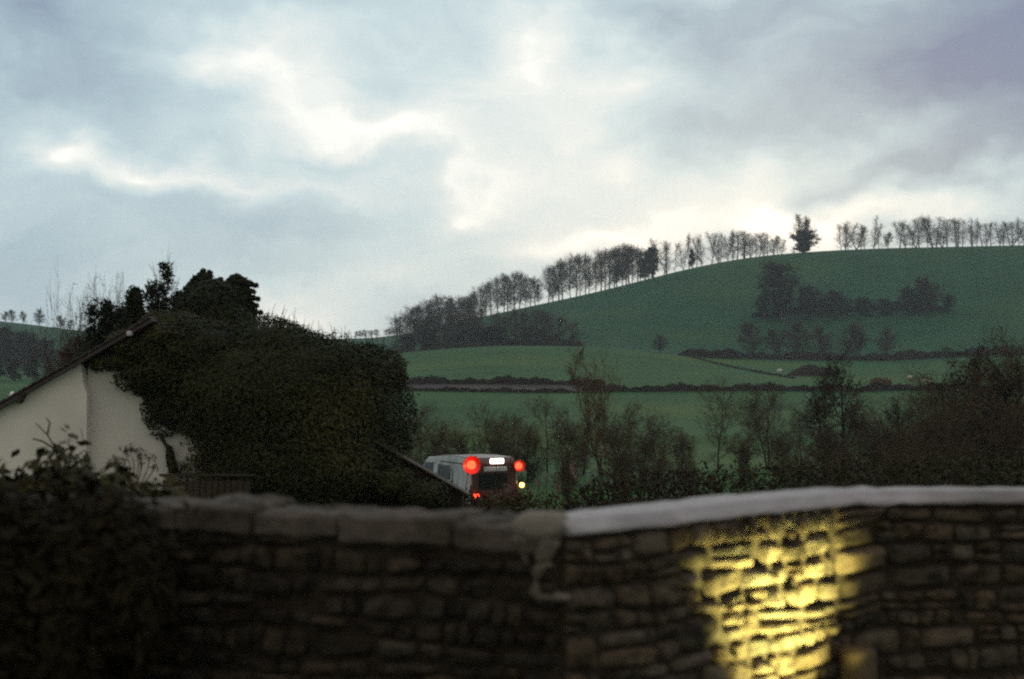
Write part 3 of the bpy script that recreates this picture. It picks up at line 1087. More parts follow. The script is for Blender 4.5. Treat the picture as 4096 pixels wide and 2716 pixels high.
def seed_plant(px, d, heads, label, seed):
    rnd = random.Random(seed)
    p = on_ground(px, d)
    o = empty('dry_plant', p, label, 'plant', 'dry plants behind the wall')
    rng = np.random.default_rng(seed)
    for (hx, hy) in heads:
        t = at(hx, hy, d + rnd.uniform(-.3, .3)) - p
        b = Vector((t.x * .3 + rnd.uniform(-.1, .1), rnd.uniform(-.2, .2), 0))
        m = b.lerp(t, .6) + Vector((rnd.uniform(-.1, .1), 0, .15))
        hd = [tuple(t + Vector((rnd.gauss(0, .045), rnd.gauss(0, .045), rnd.gauss(0, .075)))) for _ in range(60)]
        sm = MB().tube([b, m, t], [.014, .010, .006], 5).build('stem', MT['brown_twig'], o)
        v, f = leaf_quads(np.array(hd), unit(len(hd), rng), .03, rng)
        link('seed_head', mesh('seed_head', v, f, MT['seed']), sm)


seed_plant(2200, 33, [(2185, 1905), (2150, 1930), (2235, 1950), (2120, 1965)], 'dry plant with pale heads just right of the amber lamp', 1)
seed_plant(2290, 33, [(2285, 1862), (2300, 1890), (2360, 1935), (2410, 1805)], 'taller dry plant with pale heads below the russet willow', 2)
seed_plant(2010, 33, [(2005, 1985), (1980, 2000), (2030, 1960)], 'low dry plant with pale heads under the van\'s rear', 3)

# ------------------------------------------------------------------ house with its ivy
HY = 24.0
S = F / HY


def hp(px, py, Y=HY):
    return at(px, py, Y)


house = empty('house', (hp(634, 1288).x, HY, gz(hp(634, 1288).x, HY)), 'pale rendered house with one sloping verge, half buried in ivy', 'house')
H0 = house.location.copy()


def HV(px, py, Y=HY):
    p = at(px, py, Y)
    return (p.x - H0.x, p.z - H0.z)


gl = -0.3
xl = HV(-420, 1890)
ap = HV(634, 1288)
step = HV(352, 1449)
re = HV(1850, 1972)
mb = MB().prism([(step[0] - .03, gl), (HV(1100, 1900)[0], gl), HV(1100, 1545), ap, step], 'y', 0.0, 0.34)
mb.build('gable_wall', MT['render2'], house)
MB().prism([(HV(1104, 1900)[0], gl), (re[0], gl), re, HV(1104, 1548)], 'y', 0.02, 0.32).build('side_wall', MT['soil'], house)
st1, st2 = HV(340, 1456), HV(352, 1535)
st3 = HV(366, 1580)
mb = MB().prism([(xl[0], gl), (st3[0], gl), st3, st2, st1, xl], 'y', -0.26, 0.30)
mb.build('wall', MT['render'], house)
mb = MB().prism([(xl[0], gl), (HV(1150, 1600)[0], gl), HV(1150, 1575), ap, xl], 'y', 7.6, 7.9)
mb.build('back_wall', MT['render2'], house)
mb = MB()
# roof: two thin slopes behind the gable
lo, hi = Vector((xl[0], 0, xl[1])), Vector((ap[0], 0, ap[1]))
up = Vector((-(hi.z - lo.z), 0, hi.x - lo.x)).normalized()
for (a, b, s) in ((lo, hi, 1),):
    P = [a, b, b + up * .055, a + up * .055]
    mb.prism([(p.x, p.z) for p in P], 'y', -.42, 8.1)
rr_ = Vector((HV(1250, 1625)[0], 0, HV(1250, 1625)[1]))
upr = Vector((hi.z - rr_.z, 0, rr_.x - hi.x)).normalized()
P = [hi, rr_, rr_ + upr * .10, hi + upr * .10]
mb.prism([(p.x, p.z) for p in P], 'y', 0.36, 8.1)
roof = mb.build('roof', MT['tile'], house)
mb = MB()
P = [lo - up * .015, hi - up * .015, hi + up * .03, lo + up * .03]
mb.prism([(p.x, p.z) for p in P], 'y', -.45, -.425)
mb.build('bargeboard', MT['verge'], house)
# tile edge along the verge
mb = MB()
n = 26
for i in range(n):
    a = lo.lerp(hi, (i + .08) / n) + up * .058
    b = lo.lerp(hi, (i + .98) / n) + up * .068
    mb.prism([(a.x, a.z), (b.x, b.z), (b.x + up.x * .03, b.z + up.z * .03), (a.x + up.x * .02, a.z + up.z * .02)], 'y', -.46, .0)
mb.build('verge_tile', MT['verge'], house)
rp = HV(548, 1338)
MB().lathe([(.03, -.06), (.045, -.04), (.045, .05), (.03, .08)], (rp[0], -.47, rp[1]), 10, 'y').build('ridge_cap', MT['plate'], house)
bk = HV(118, 1592)
MB().box((bk[0], -.36, bk[1] + .02), (.06, .22, .20), (0, .5, 0)).build('bracket', MT['dark_wood'], house)
cw = HV(268, 1425, 25.5)
ch = MB().lathe([(.11, -.6), (.11, .0), (.14, .02), (.14, .05), (.05, .06), (.05, .10), (.09, .10), (.02, .2)], (cw[0], 1.5, cw[1] + .02), 10)
ch.build('roof_vent', MT['dark_wood'], house)
pw = HV(1850, 1960)
# sloping cap of the low parapet on the right
q0, q1 = Vector((HV(1300, 1655)[0], 0, HV(1300, 1655)[1])), Vector((re[0] + .1, 0, re[1] - .05))
mb = MB()
P = [q0, q1, q1 + upr * .025, q0 + upr * .025]
mb.prism([(p.x, p.z) for p in P], 'y', -.05, .40)
mb.build('parapet_cap', MT['dark_wood'], house)


def ell(px, py, rx, ry, Y, ryd, o=None):
    c = at(px, py, Y)
    k = Y / F
    c = c - (o or Vector((0, 0, 0)))
    return ((c.x, c.y, c.z), (rx * k, ryd, ry * k))


io = Vector((hp(1000, 1900).x, HY - .4, gz(hp(1000, 1900).x, HY)))
ivy = empty('ivy', io, 'huge dark ivy smothering the right half of the pale house', 'ivy')
ivy_ells = [ell(1050, 1570, 480, 270, HY + .7, 1.7, io), ell(1120, 1740, 400, 280, HY + .8, 1.7, io), ell(1310, 1690, 335, 315, HY + 1.0, 1.6, io), ell(1090, 1430, 260, 150, HY + 1.2, 1.5, io),
            ell(800, 1420, 260, 130, HY + .8, 1.3, io), ell(640, 1500, 130, 110, HY + .3, .7, io), ell(690, 1620, 110, 120, HY + .3, .7, io), ell(590, 1390, 180, 85, HY + .35, .75, io), ell(690, 1310, 130, 75, HY + .9, .9, io), ell(600, 1335, 70, 50, HY + .6, .7, io), ell(660, 1345, 110, 60, HY + .3, .8, io), ell(470, 1440, 130, 45, HY + .15, .5, io), ell(640, 1480, 180, 90, HY + .2, .7, io),
            ell(1180, 1870, 420, 190, HY + .4, 1.5, io), ell(1430, 1500, 200, 120, HY + 1.5, 1.2, io), ell(930, 1890, 130, 120, HY + .2, .9, io), ell(1420, 1880, 180, 150, HY + .3, 1.0, io), ell(1570, 1925, 110, 75, HY - .1, .6, io), ell(1680, 1975, 100, 60, HY - .2, .5, io)]
mass(ivy_ells, 200000, .038, 31, MT['ivy'], 'foliage', ivy, None, .20, .84)
# straggling shoots on the ivy outline
rng = np.random.default_rng(77)
sg = []
for (px, py) in [(640 + 34 * i, float(np.interp(640 + 34 * i, [640, 750, 1000, 1100, 1200, 1300, 1400, 1500, 1580, 1630], [1300, 1290, 1280, 1285, 1312, 1350, 1372, 1385, 1420, 1490]))) for i in range(29)]:
    for _ in range(5):
        b = at(px + rng.uniform(-20, 20), py + rng.uniform(5, 40), HY + 1 + rng.uniform(-.5, .8)) - io
        e = b + Vector((rng.normal(0, .08), rng.normal(0, .08), rng.uniform(.08, .40)))
        sg.append((*b, *e, .008, .003))
v, f = prisms(sg)
fo_ = next(c for c in ivy.children if c.name.startswith('foliage'))
me_ = fo_.data
ov = np.empty(len(me_.vertices) * 3, np.float32)
me_.vertices.foreach_get('co', ov)
of = np.empty(len(me_.loops), np.int32)
me_.loops.foreach_get('vertex_index', of)
ov, of = ov.reshape(-1, 3), of.reshape(-1, 4)
fo_.data = mesh('foliage', np.concatenate([ov, v]), np.concatenate([of, f + len(ov)]), MT['ivy'])
# a hanging strand in front of the pale wall
mb_pts = [tuple(at(px, py, HY - .10) - io) for (px, py) in ((640, 1740), (670, 1790), (688, 1840), (692, 1880), (688, 1930))]
MB().tube(mb_pts, [.03, .035, .05, .05, .04], 6).build('stem', MT['bark'], ivy)
mass([ell(678, 1822, 14, 40, HY - .15, .10, io), ell(692, 1868, 20, 36, HY - .15, .12, io)], 260, .05, 5, MT['ivy'], 'strand', ivy)

# low dark shed front beside the pale wall, and its post
sp = at(900, 1990, HY - 1.6)
shed = empty('timber_shed', (sp.x, sp.y, gz(sp.x, sp.y)), 'low dark timber lean-to below the ivy beside the pale wall', 'shed')
x0_, x1_ = at(650, 1900, HY - 1.6).x - sp.x, at(1000, 1900, HY - 1.6).x - sp.x
zt = zpy(1908, HY - 1.6) - shed.location.z
mb = MB()
nb_ = 14
for i in range(nb_):
    xa = x0_ + (x1_ - x0_) * (i + .5) / nb_
    mb.box((xa, 0, zt / 2 - .1), ((x1_ - x0_) / nb_ - .012, .03, zt + .1 - .02 * (i % 2)))
mb.box(((x0_ + x1_) / 2, .05, zt / 2 - .1), (x1_ - x0_, .03, zt))
mb.build('board_wall', MT['dark_wood'], shed)
MB().box(((x0_ + x1_) / 2, .10, zt + .02), (x1_ - x0_ + .08, .30, .035), (R(-6), 0, 0)).build('roof', MT['dark_wood'], shed)
MB().box((at(690, 1950, HY - 1.75).x - sp.x, -.16, zt / 2 - .15), (.14, .14, zt), None, .01).build('post', MT['verge'], shed)

# ------------------------------------------------------------------ trees behind the house


def spire(name, px, base_py, top, d, w, n, label, seed, size=.07, mat='ever', gap=.0, group=None):
    """slim evergreen: stem and short drooping leafy branches"""
    rnd = random.Random(seed)
    rng = np.random.default_rng(seed)
    p = on_ground(px, d)
    o = empty(name, p, label, 'tree', group)
    zb, zt_ = zpy(base_py, d) - p.z, zpy(top, d) - p.z
    tr = []
    q = Vector((0, 0, 0))
    for i in range(8):
        e = Vector((rnd.gauss(0, .05), rnd.gauss(0, .05), zt_ * (i + 1) / 8))
        tr.append((*q, *e, .07 * (1 - i / 9), .07 * (1 - (i + 1) / 9)))
        q = e
    v, f = prisms(tr, 5)
    link('trunk', mesh('trunk', v, f, MT['bark']), o)
    P, sg = [], []
    for k in range(n):
        t = rnd.random() ** .8
        z = zb + (zt_ - zb) * t
        r = w * (1.05 - t) * rnd.uniform(.35, 1.3) + .04
        a = rnd.uniform(0, 6.28)
        if rnd.random() < gap:
            continue
        e = Vector((math.cos(a) * r, math.sin(a) * r, z + rnd.uniform(-.1, .25) * r))
        b = Vector((0, 0, z))
        sg.append((*b, *e, .012, .005))
        for j in range(15):
            u = rnd.random() ** .6
            P.append(tuple(b.lerp(e, u) + Vector((rnd.gauss(0, .05), rnd.gauss(0, .05), rnd.gauss(0, .05)))))
    v, f = prisms(sg)
    P = np.array(P)
    v2, f2 = leaf_quads(P, unit(len(P), rng), size, rng, .5)
    link('crown', mesh('crown', np.concatenate([v, v2]), np.concatenate([f, f2 + len(v)]), MT[mat]), o)
    return o


GB = 'young trees behind the house'
spire('conifer', 660, 1350, 1058, 31, .42, 75, 'tallest slim ragged conifer behind the roof', 1, .06, gap=.25, group=GB)
spire('conifer', 610, 1350, 1130, 31, .42, 60, 'ragged slim conifer just left of the tallest one', 2, .06, gap=.2, group=GB)
spire('conifer', 540, 1400, 1165, 30, .55, 160, 'dark bushy conifer rising above the roof edge, left of the ragged ones', 3, .07, group=GB)
spire('conifer', 425, 1420, 1215, 31, .50, 100, 'short dark conifer second from the left behind the roof', 4, .07, gap=.1, group=GB)
spire('conifer', 372, 1450, 1200, 31, .28, 45, 'leftmost thin dark conifer behind the roof', 5, .06, gap=.2, group=GB)
spire('conifer', 480, 1430, 1240, 31.5, .55, 100, 'low dark conifer filling the gap left of the bushy one', 6, .07, group=GB)
spire('conifer', 715, 1350, 1165, 31.5, .42, 70, 'short conifer between the tallest one and the big evergreen', 7, .06, gap=.15, group=GB)
for (px, top, w, lab) in ((352, 1205, .35, 'thin bare sapling at the far left behind the roof'), (465, 1150, .22, 'tall bare whip sapling between the two short conifers'),
                          (398, 1190, .3, 'bare sapling beside the leftmost conifer'), (590, 1130, .25, 'bare whip sapling left of the ragged conifers'), (690, 1110, .25, 'bare whip sapling right of the tallest conifer'),
                          (325, 1330, .5, 'short twiggy sapling where the roof meets the left hill')):
    place('near', 'bare_sapling', px, top, 32, lab, 'tree', 'bare saplings behind the house', w)

eo = on_ground(870, 29)
eg = empty('evergreen_tree', eo, 'big dark evergreen with spiky right side above the ivy', 'tree')
MB().tube([(0, 0, -.3), (.05, 0, 2.5), (0, 0, 5)], [.22, .18, .12], 8).build('trunk', MT['bark'], eg)
ells = [ell(850, 1240, 135, 120, 29, .9, eo), ell(920, 1200, 75, 75, 29, .6, eo), ell(800, 1170, 60, 60, 29, .5, eo), ell(900, 1290, 130, 80, 28.8, .8, eo), ell(760, 1240, 60, 80, 29, .5, eo)]
for (a, b, c, d_) in ((1022, 1140, -14, 62), (1012, 1166, -8, 44), (1030, 1195, -6, 60), (1024, 1222, 4, 46), (1042, 1250, -4, 66), (1000, 1280, 10, 50), (812, 1085, 75, 34), (838, 1090, 60, 30), (775, 1120, 105, 32), (880, 1118, 50, 32), (925, 1132, 30, 30), (960, 1130, 20, 30)):
    # pointed sprays: chains of shrinking lumps
    for k in range(4):
        q = k / 3
        t = R(c)
        ells.append(ell(a - math.cos(t) * d_ * (1 - q) * 1.3, b + math.sin(t) * d_ * (1 - q) * 1.3, 24 * (1 - q) + 9, 17 * (1 - q) + 7, 29, .16 * (1 - q) + .05, eo))
mass(ells, 30000, .05, 12, MT['ever'], 'crown', eg, None, .28, .8)

so_ = on_ground(540, 31.5)
sh = empty('evergreen_shrub', so_, 'low dark evergreen thicket at the foot of the conifers behind the roof', 'shrub')
MB().tube([(0, 0, -.2), (0, 0, 2.0)], [.12, .06], 7).build('trunk', MT['bark'], sh)
mass([ell(450, 1420, 110, 110, 31.5, .8, so_), ell(560, 1390, 110, 120, 31.5, .8, so_), ell(670, 1340, 100, 110, 31.5, .8, so_), ell(400, 1470, 80, 90, 31.5, .6, so_), ell(740, 1320, 70, 90, 31.5, .7, so_)], 11000, .06, 17, MT['ever'], 'crown', sh, None, .4, .7)

# white globe lamp seen over the lower end of the roof
go = on_ground(50, 40)
gl_ = empty('globe_lamp', go, 'tiny white globe lamp above the lower left roof edge', 'lamp')
gt = zpy(1580, 40) - go.z
MB().tube([(0, 0, 0), (0, 0, gt - .08)], [.05, .035], 8).build('pole', MT['dark_wood'], gl_)
MB().lathe([(.02, -.10), (.07, -.07), (.085, 0), (.06, .07), (.02, .10)], (0, 0, gt), 12).build('globe', MT['globe'], gl_, smooth=True)

# ------------------------------------------------------------------ white van with lit lamps
vp = on_ground(1975, 48.0)
van = empty('van', vp, 'pale van with red beacons and a white lamp bar, seen from behind', 'van', None, R(25.0))
# local axes: +y is forwards (away from the camera), x to the right
VW = 1.86
side = [(-.02, .42), (-.04, 1.0), (-.02, 1.75), (.06, 2.12), (.2, 2.22), (1.5, 2.24), (2.8, 2.20), (3.9, 2.10), (4.15, 1.98), (4.55, 1.50), (4.68, 1.30), (5.05, 1.14), (5.15, .95), (5.18, .45), (4.8, .36), (.4, .36)]


def vbody():
    V, Q = [], []
    n = len(side)
    xs = [(-VW / 2, .0, .97), (-VW / 2 + .05, 1, 1.0), (VW / 2 - .05, 1, 1.0), (VW / 2, 0, .97)]
    cy, cz = 2.4, 1.2
    for (x, e, k) in xs:
        for (y, z) in side:
            tum = .10 * max(0, (z - 1.2)) * (1 if x < 0 else -1)
            V.append((x + tum, cy + (y - cy) * k, cz + (z - cz) * k))
    for i in range(3):
        for j in range(n):
            j2 = (j + 1) % n
            Q.append((i * n + j, i * n + j2, (i + 1) * n + j2, (i + 1) * n + j))
    Q.append(tuple(range(n)))
    Q.append(tuple(3 * n + j for j in range(n - 1, -1, -1)))
    return MB().add(V, Q)


vb = vbody()
vb.build('body', MT['van'], van)


def vx(z):      # half width of the body at height z
    return VW / 2 - .10 * max(0, z - 1.2)


def side_panel(poly, dx=.004, th=.02):
    V = [(-(vx(z) + dx), y, z) for (y, z) in poly] + [(-(vx(z) - th), y, z) for (y, z) in poly]
    n = len(poly)
    Q = [tuple(range(n)), tuple(range(2 * n - 1, n - 1, -1))] + [(i, n + i, n + (i + 1) % n, (i + 1) % n) for i in range(n)]
    return MB().add(V, Q)


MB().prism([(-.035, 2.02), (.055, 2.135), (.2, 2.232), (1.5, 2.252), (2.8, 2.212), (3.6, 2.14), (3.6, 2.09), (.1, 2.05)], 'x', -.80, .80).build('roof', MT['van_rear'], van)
side_panel([(3.25, 1.34), (4.45, 1.36), (4.35, 1.55), (4.05, 1.90), (3.25, 1.95)]).build('side_window', MT['glass'], van)
side_panel([(1.75, 1.42), (2.85, 1.42), (2.85, 1.90), (1.75, 1.90)]).build('side_window', MT['glass'], van)
side_panel([(.25, .55), (4.3, .55), (4.3, .68), (.25, .68)], .02).build('rub_strip', MT['rubber'], van)
side_panel([(3.10, .6), (3.12, .6), (3.12, 2.02), (3.10, 2.02)], .006).build('door_seam', MT['rubber'], van)
side_panel([(1.46, .6), (1.48, .6), (1.48, 2.08), (1.46, 2.08)], .006).build('door_seam', MT['rubber'], van)
side_panel([(.3, 2.0), (2.7, 2.0), (2.7, 2.03), (.3, 2.03)], .012).build('door_rail', MT['rubber'], van)
MB().add([(-.74, 4.17, 1.99), (.74, 4.17, 1.99), (.80, 4.57, 1.51), (-.80, 4.57, 1.51)], [(0, 1, 2, 3)]).build('windscreen', MT['glass'], van)
# rear doors: dark maroon with a wide black window
rz_ = [(-.80, .5), (.80, .5), (.80, 1.72), (.74, 2.05), (-.74, 2.05), (-.80, 1.72)]
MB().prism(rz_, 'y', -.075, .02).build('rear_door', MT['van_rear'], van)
MB().prism([(-.62, 1.18), (.50, 1.18), (.46, 1.72), (-.58, 1.72)], 'y', -.082, -.07).build('rear_window', MT['glass'], van)
MB().prism([(-.008, .55), (.008, .55), (.008, 2.0), (-.008, 2.0)], 'y', -.088, -.078).build('door_seam', MT['rubber'], van)
MB().box((0, -.10, .42), (1.84, .16, .20), None, .03).build('bumper', MT['rubber'], van)
MB().box((.02, -.095, 1.86), (.86, .03, .15), None, .01).build('number_plate_panel', MT['plate'], van)
for (sx) in (-1, 1):
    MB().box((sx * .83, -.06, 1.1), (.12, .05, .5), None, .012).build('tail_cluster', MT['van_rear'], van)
for (sx) in (-1, 1):
    for y in (.95, 4.25):
        w = MB().lathe([(.10, -.11), (.30, -.11), (.335, -.07), (.335, .07), (.30, .11), (.10, .11)], (sx * .84, y, .335), 20, 'x').build('wheel', MT['rubber'], van)
        MB().lathe([(.02, -.125), (.17, -.12), (.19, -.11), (.19, .11), (.17, .12), (.02, .125)], (sx * .84, y, .335), 16, 'x').build('rim', MT['steel'], w)
mir = MB().box((-1.06, 4.45, 1.45), (.16, .09, .24), None, .02)
mir.tube([(-.9, 4.5, 1.38), (-1.02, 4.46, 1.38)], .02, 6)
mir.build('door_mirror', MT['rubber'], van)
# lamps


def lamp_ball(name, x, z, r, mat, y=-.16):
    MB().lathe([(.01, -r * .55), (r * .55, -r * .48), (r * .9, -r * .25), (r, 0), (r, r * .35)], (x, y, z), 20, 'y').build(name, MT[mat], van, smooth=True)


for (bx, bz, q) in ((-.88, 2.02, 1.1), (.86, 1.95, .72)):  # red dishes added round the beacons to imitate a halo ring
    MB().lathe([(.13 * q, .0), (.27 * q, -.13), (.285 * q, -.13), (.29 * q, -.11), (.14 * q, .05)], (bx, -.10, bz), 22, 'y').build('halo_dish', MT['red_plastic'], van, smooth=True)
lamp_ball('beacon', -.88, 2.02, .15, 'red')
lamp_ball('beacon', .86, 1.95, .12, 'red')
lamp_ball('reflector_lamp', -.70, .98, .105, 'red_small')
lamp_ball('indicator', .98, 1.30, .085, 'amber')
MB().box((.06, -.13, 2.13), (.50, .07, .17), None, .03).build('lamp_bar', MT['white_lamp'], van)

pl = bpy.data.lights.new('beacon_light', 'POINT')
pl.energy = 16
pl.color = (1.0, .05, .02)
pl.shadow_soft_size = .1
po = bpy.data.objects.new('beacon_light', pl)
COL.objects.link(po)
po.parent = van
po.location = (-1.10, -.22, 1.98)

# ------------------------------------------------------------------ rubble walls
WT = -0.464          # height of the old wall's joint below the eye
srnd = random.Random(3)


def stone_face(path, z0, topf, seed, name, parent, org, scale=1.0, light=(), tones=(.55, 1.15)):
    """irregular coursed rubble: one rounded lump per stone, laid along a plan path (points), front towards the camera"""
    rnd = random.Random(seed)
    rng = np.random.default_rng(seed)
    pts = np.array([(p[0], p[1]) for p in path])
    seg = np.linalg.norm(np.diff(pts, axis=0), axis=1)
    cum = np.concatenate([[0], np.cumsum(seg)])

    def plan(s):
        i = int(np.clip(np.searchsorted(cum, s) - 1, 0, len(seg) - 1))
        d = (pts[i + 1] - pts[i]) / seg[i]
        q = pts[i] + d * (s - cum[i])
        return q[0], q[1], d[1], -d[0]          # position, outward normal (towards the camera)
    V, Q, Cc = [], [], []
    NU, NW = 9, 7
    us = np.linspace(-1, 1, NU)
    ws = np.linspace(-1, 1, NW)

    def lump(s0, s1, a0, a1, b0, b1, tone):
        """corners: bottom heights a0,a1 / top heights b0,b1 at s0,s1"""
        ex = rnd.uniform(3.5, 9)
        dep = rnd.uniform(.018, .055) * scale
        tl_, tv_ = rnd.uniform(-.016, .016), rnd.uniform(-.016, .016)
        base = len(V)
        jx = [rnd.uniform(-.30, .30) for _ in range(4)]
        kn = rng.normal(0, 1, (NU, NW)) * .0055
        for iu, u in enumerate(us):
            for iw, w in enumerate(ws):
                uu, ww = u, w
                m = max(abs(u), abs(w))
                if m > .01:                     # round off the corners
                    k = m / ((abs(u) ** ex + abs(w) ** ex) ** (1 / ex))
                    uu, ww = u * k, w * k
                fu, fw = (uu + 1) / 2, (ww + 1) / 2
                s = s0 + (s1 - s0) * fu + (s1 - s0) * .18 * (jx[0] * (1 - fu) * fw + jx[1] * fu * fw + jx[2] * fu * (1 - fw))
                zb = a0 + (a1 - a0) * fu
                zt = b0 + (b1 - b0) * fu
                z = zb + (zt - zb) * fw
                prof = (1 - abs(u) ** 7) ** .6 * (1 - abs(w) ** 6) ** .6
                h = -.02 + (dep + .02) * prof + (tl_ * u + tv_ * w) * prof + kn[iu, iw] * prof
                x, y, nx, ny = plan(s)
                V.append((x + nx * h - org[0], y + ny * h - org[1], z - org[2]))
                Cc.append(tone)
        for iu in range(NU - 1):
            for iw in range(NW - 1):
                a = base + iu * NW + iw
                Q.append((a, a + NW, a + NW + 1, a + 1))

    L_ = cum[-1]
    ph = [rnd.uniform(0, 6) for _ in range(8)]
    z = z0
    rows = [z0]
    zmax = max(topf(s) for s in np.linspace(0, L_, 40))
    while z < zmax - .02:
        z += rnd.choice((.05, .07, .085, .10, .12, .075)) * scale * rnd.uniform(.9, 1.15)
        rows.append(z)

    def wav(i, s):
        return .018 * math.sin(s * 2.3 + ph[i % 8]) + .013 * math.sin(s * 6.1 + ph[(i * 3 + 1) % 8]) + .008 * math.sin(s * 17 + ph[(i * 5 + 2) % 8])
    for i in range(len(rows) - 1):
        s = rnd.uniform(-.1, 0)
        hgt = rows[i + 1] - rows[i]
        while s < L_:
            w = hgt * rnd.choice((.8, 1.2, 1.6, 2.0, 2.6, 3.4)) * rnd.uniform(.85, 1.15)
            w = min(max(w, .05), .30) * rnd.uniform(.9, 1.1)
            s1 = s + w
            g = .0025
            sa, sb = max(s, 0) + g, min(s1, L_) - g
            if sb - sa > .03:
                a0, a1 = rows[i] + wav(i, sa) + g, rows[i] + wav(i, sb) + g
                b0, b1 = rows[i + 1] + wav(i + 1, sa) - g, rows[i + 1] + wav(i + 1, sb) - g
                b0, b1 = min(b0, topf(sa)), min(b1, topf(sb))
                if b0 - a0 > .02 and b1 - a1 > .02:
                    def tn():
                        t = rnd.uniform(*tones)
                        wm = rnd.uniform(-.06, .10)
                        return (t * (1 + wm), t, t * (1 - wm * 1.2))
                    if hgt > .085 * scale and rnd.random() < .28:      # two thin stones one over the other
                        f = rnd.uniform(.35, .65)
                        m0, m1 = a0 + (b0 - a0) * f, a1 + (b1 - a1) * f
                        lump(sa, sb, a0, a1, m0 - g, m1 - g, tn())
                        if rnd.random() < .5 and sb - sa > .16:
                            sm = sa + (sb - sa) * rnd.uniform(.35, .65)
                            mm, bm = (m0 + m1) / 2, (b0 + b1) / 2
                            lump(sa, sm - g, m0 + g, mm + g, b0, bm, tn())
                            lump(sm + g, sb, mm + g, m1 + g, bm, b1, tn())
                        else:
                            lump(sa, sb, m0 + g, m1 + g, b0, b1, tn())
                    else:
                        lump(sa, sb, a0, a1, b0, b1, tn())
            s = s1
    me = mesh(name, np.array(V), np.array(Q), MT['stone'], True, np.array(Cc))
    return link(name, me, parent)


def wall_core(path, thick, z0, topf, name, mat, parent, org, back=.0, lift=0.0, n=60, wob=0.0, seed=0):
    """solid backing of the wall along its plan path"""
    rng = np.random.default_rng(seed)
    pts = np.array([(p[0], p[1]) for p in path])
    seg = np.linalg.norm(np.diff(pts, axis=0), axis=1)
    cum = np.concatenate([[0], np.cumsum(seg)])
    ss = np.unique(np.concatenate([np.linspace(0, cum[-1], n), cum]))
    # mitred normals
    nr = []
    for i in range(len(seg)):
        d = (pts[i + 1] - pts[i]) / seg[i]
        nr.append((d[1], -d[0]))
    V, Q = [], []
    for s in ss:
        i = int(np.clip(np.searchsorted(cum, s, 'right') - 1, 0, len(seg) - 1))
        d = (pts[i + 1] - pts[i]) / seg[i]
        q = pts[i] + d * (s - cum[i])
        nn = np.array(nr[i])
        if i > 0 and abs(s - cum[i]) < 1e-6:
            nn = (np.array(nr[i]) + np.array(nr[i - 1])) / 2
        t = topf(s) + lift
        w = rng.normal(0, 1, 4) * wob
        f = back
        for (o, z) in ((f + w[0], z0), (f + w[0], t + w[1]), (f - thick, t + w[2]), (f - thick, z0)):
            V.append((q[0] + nn[0] * o - org[0], q[1] + nn[1] * o - org[1], z - org[2]))
    m = len(ss)
    for i in range(m - 1):
        for k in range(4):
            k2 = (k + 1) % 4
            Q.append((i * 4 + k, (i + 1) * 4 + k, (i + 1) * 4 + k2, i * 4 + k2))
    Q += [(0, 1, 2, 3), tuple((m - 1) * 4 + k for k in (3, 2, 1, 0))]
    return MB().add(V, Q).build(name, mat, parent)


JX = at(2262, 2060, 5.0)
# new wall on the right: straight away to the bend, then across the view
dirw = Vector((math.sin(R(48.8)), math.cos(R(48.8))))
p0 = Vector((JX.x, JX.y))
tb = .364 * 5.0
p1 = p0 + dirw * (tb - .25)
p1b = p1 + Vector((math.sin(R(58)), math.cos(R(58)))) * .25
p1c = p1b + Vector((math.sin(R(68)), math.cos(R(68)))) * .25
p1d = p1c + Vector((math.sin(R(77)), math.cos(R(77)))) * .25
p2 = p1d + Vector((.992, .125)) * 4.5
pathR = [p0, p1, p1b, p1c, p1d, p2]
ztop = zpy(2080, 5.0)
Wg = -1.9
nwall = empty('rubble_wall', (p0.x, p0.y, Wg), 'rubble wall under a smooth pale coping, lit yellow in one spot', 'wall')
oN = (p0.x, p0.y, Wg)
slab = .054


def topR(s):
    return ztop - slab - .004 + .012 * math.sin(s * 1.3) * min(1, s)


stone_face(pathR, -1.36, lambda s: topR(s) - .004, 11, 'stonework', nwall, oN, .80)
wall_core(pathR, .23, Wg, topR, 'mortar', MT['mortar'], nwall, oN, back=-.004)


def topS(s):
    return ztop + .012 * math.sin(s * 1.3) * min(1, s)


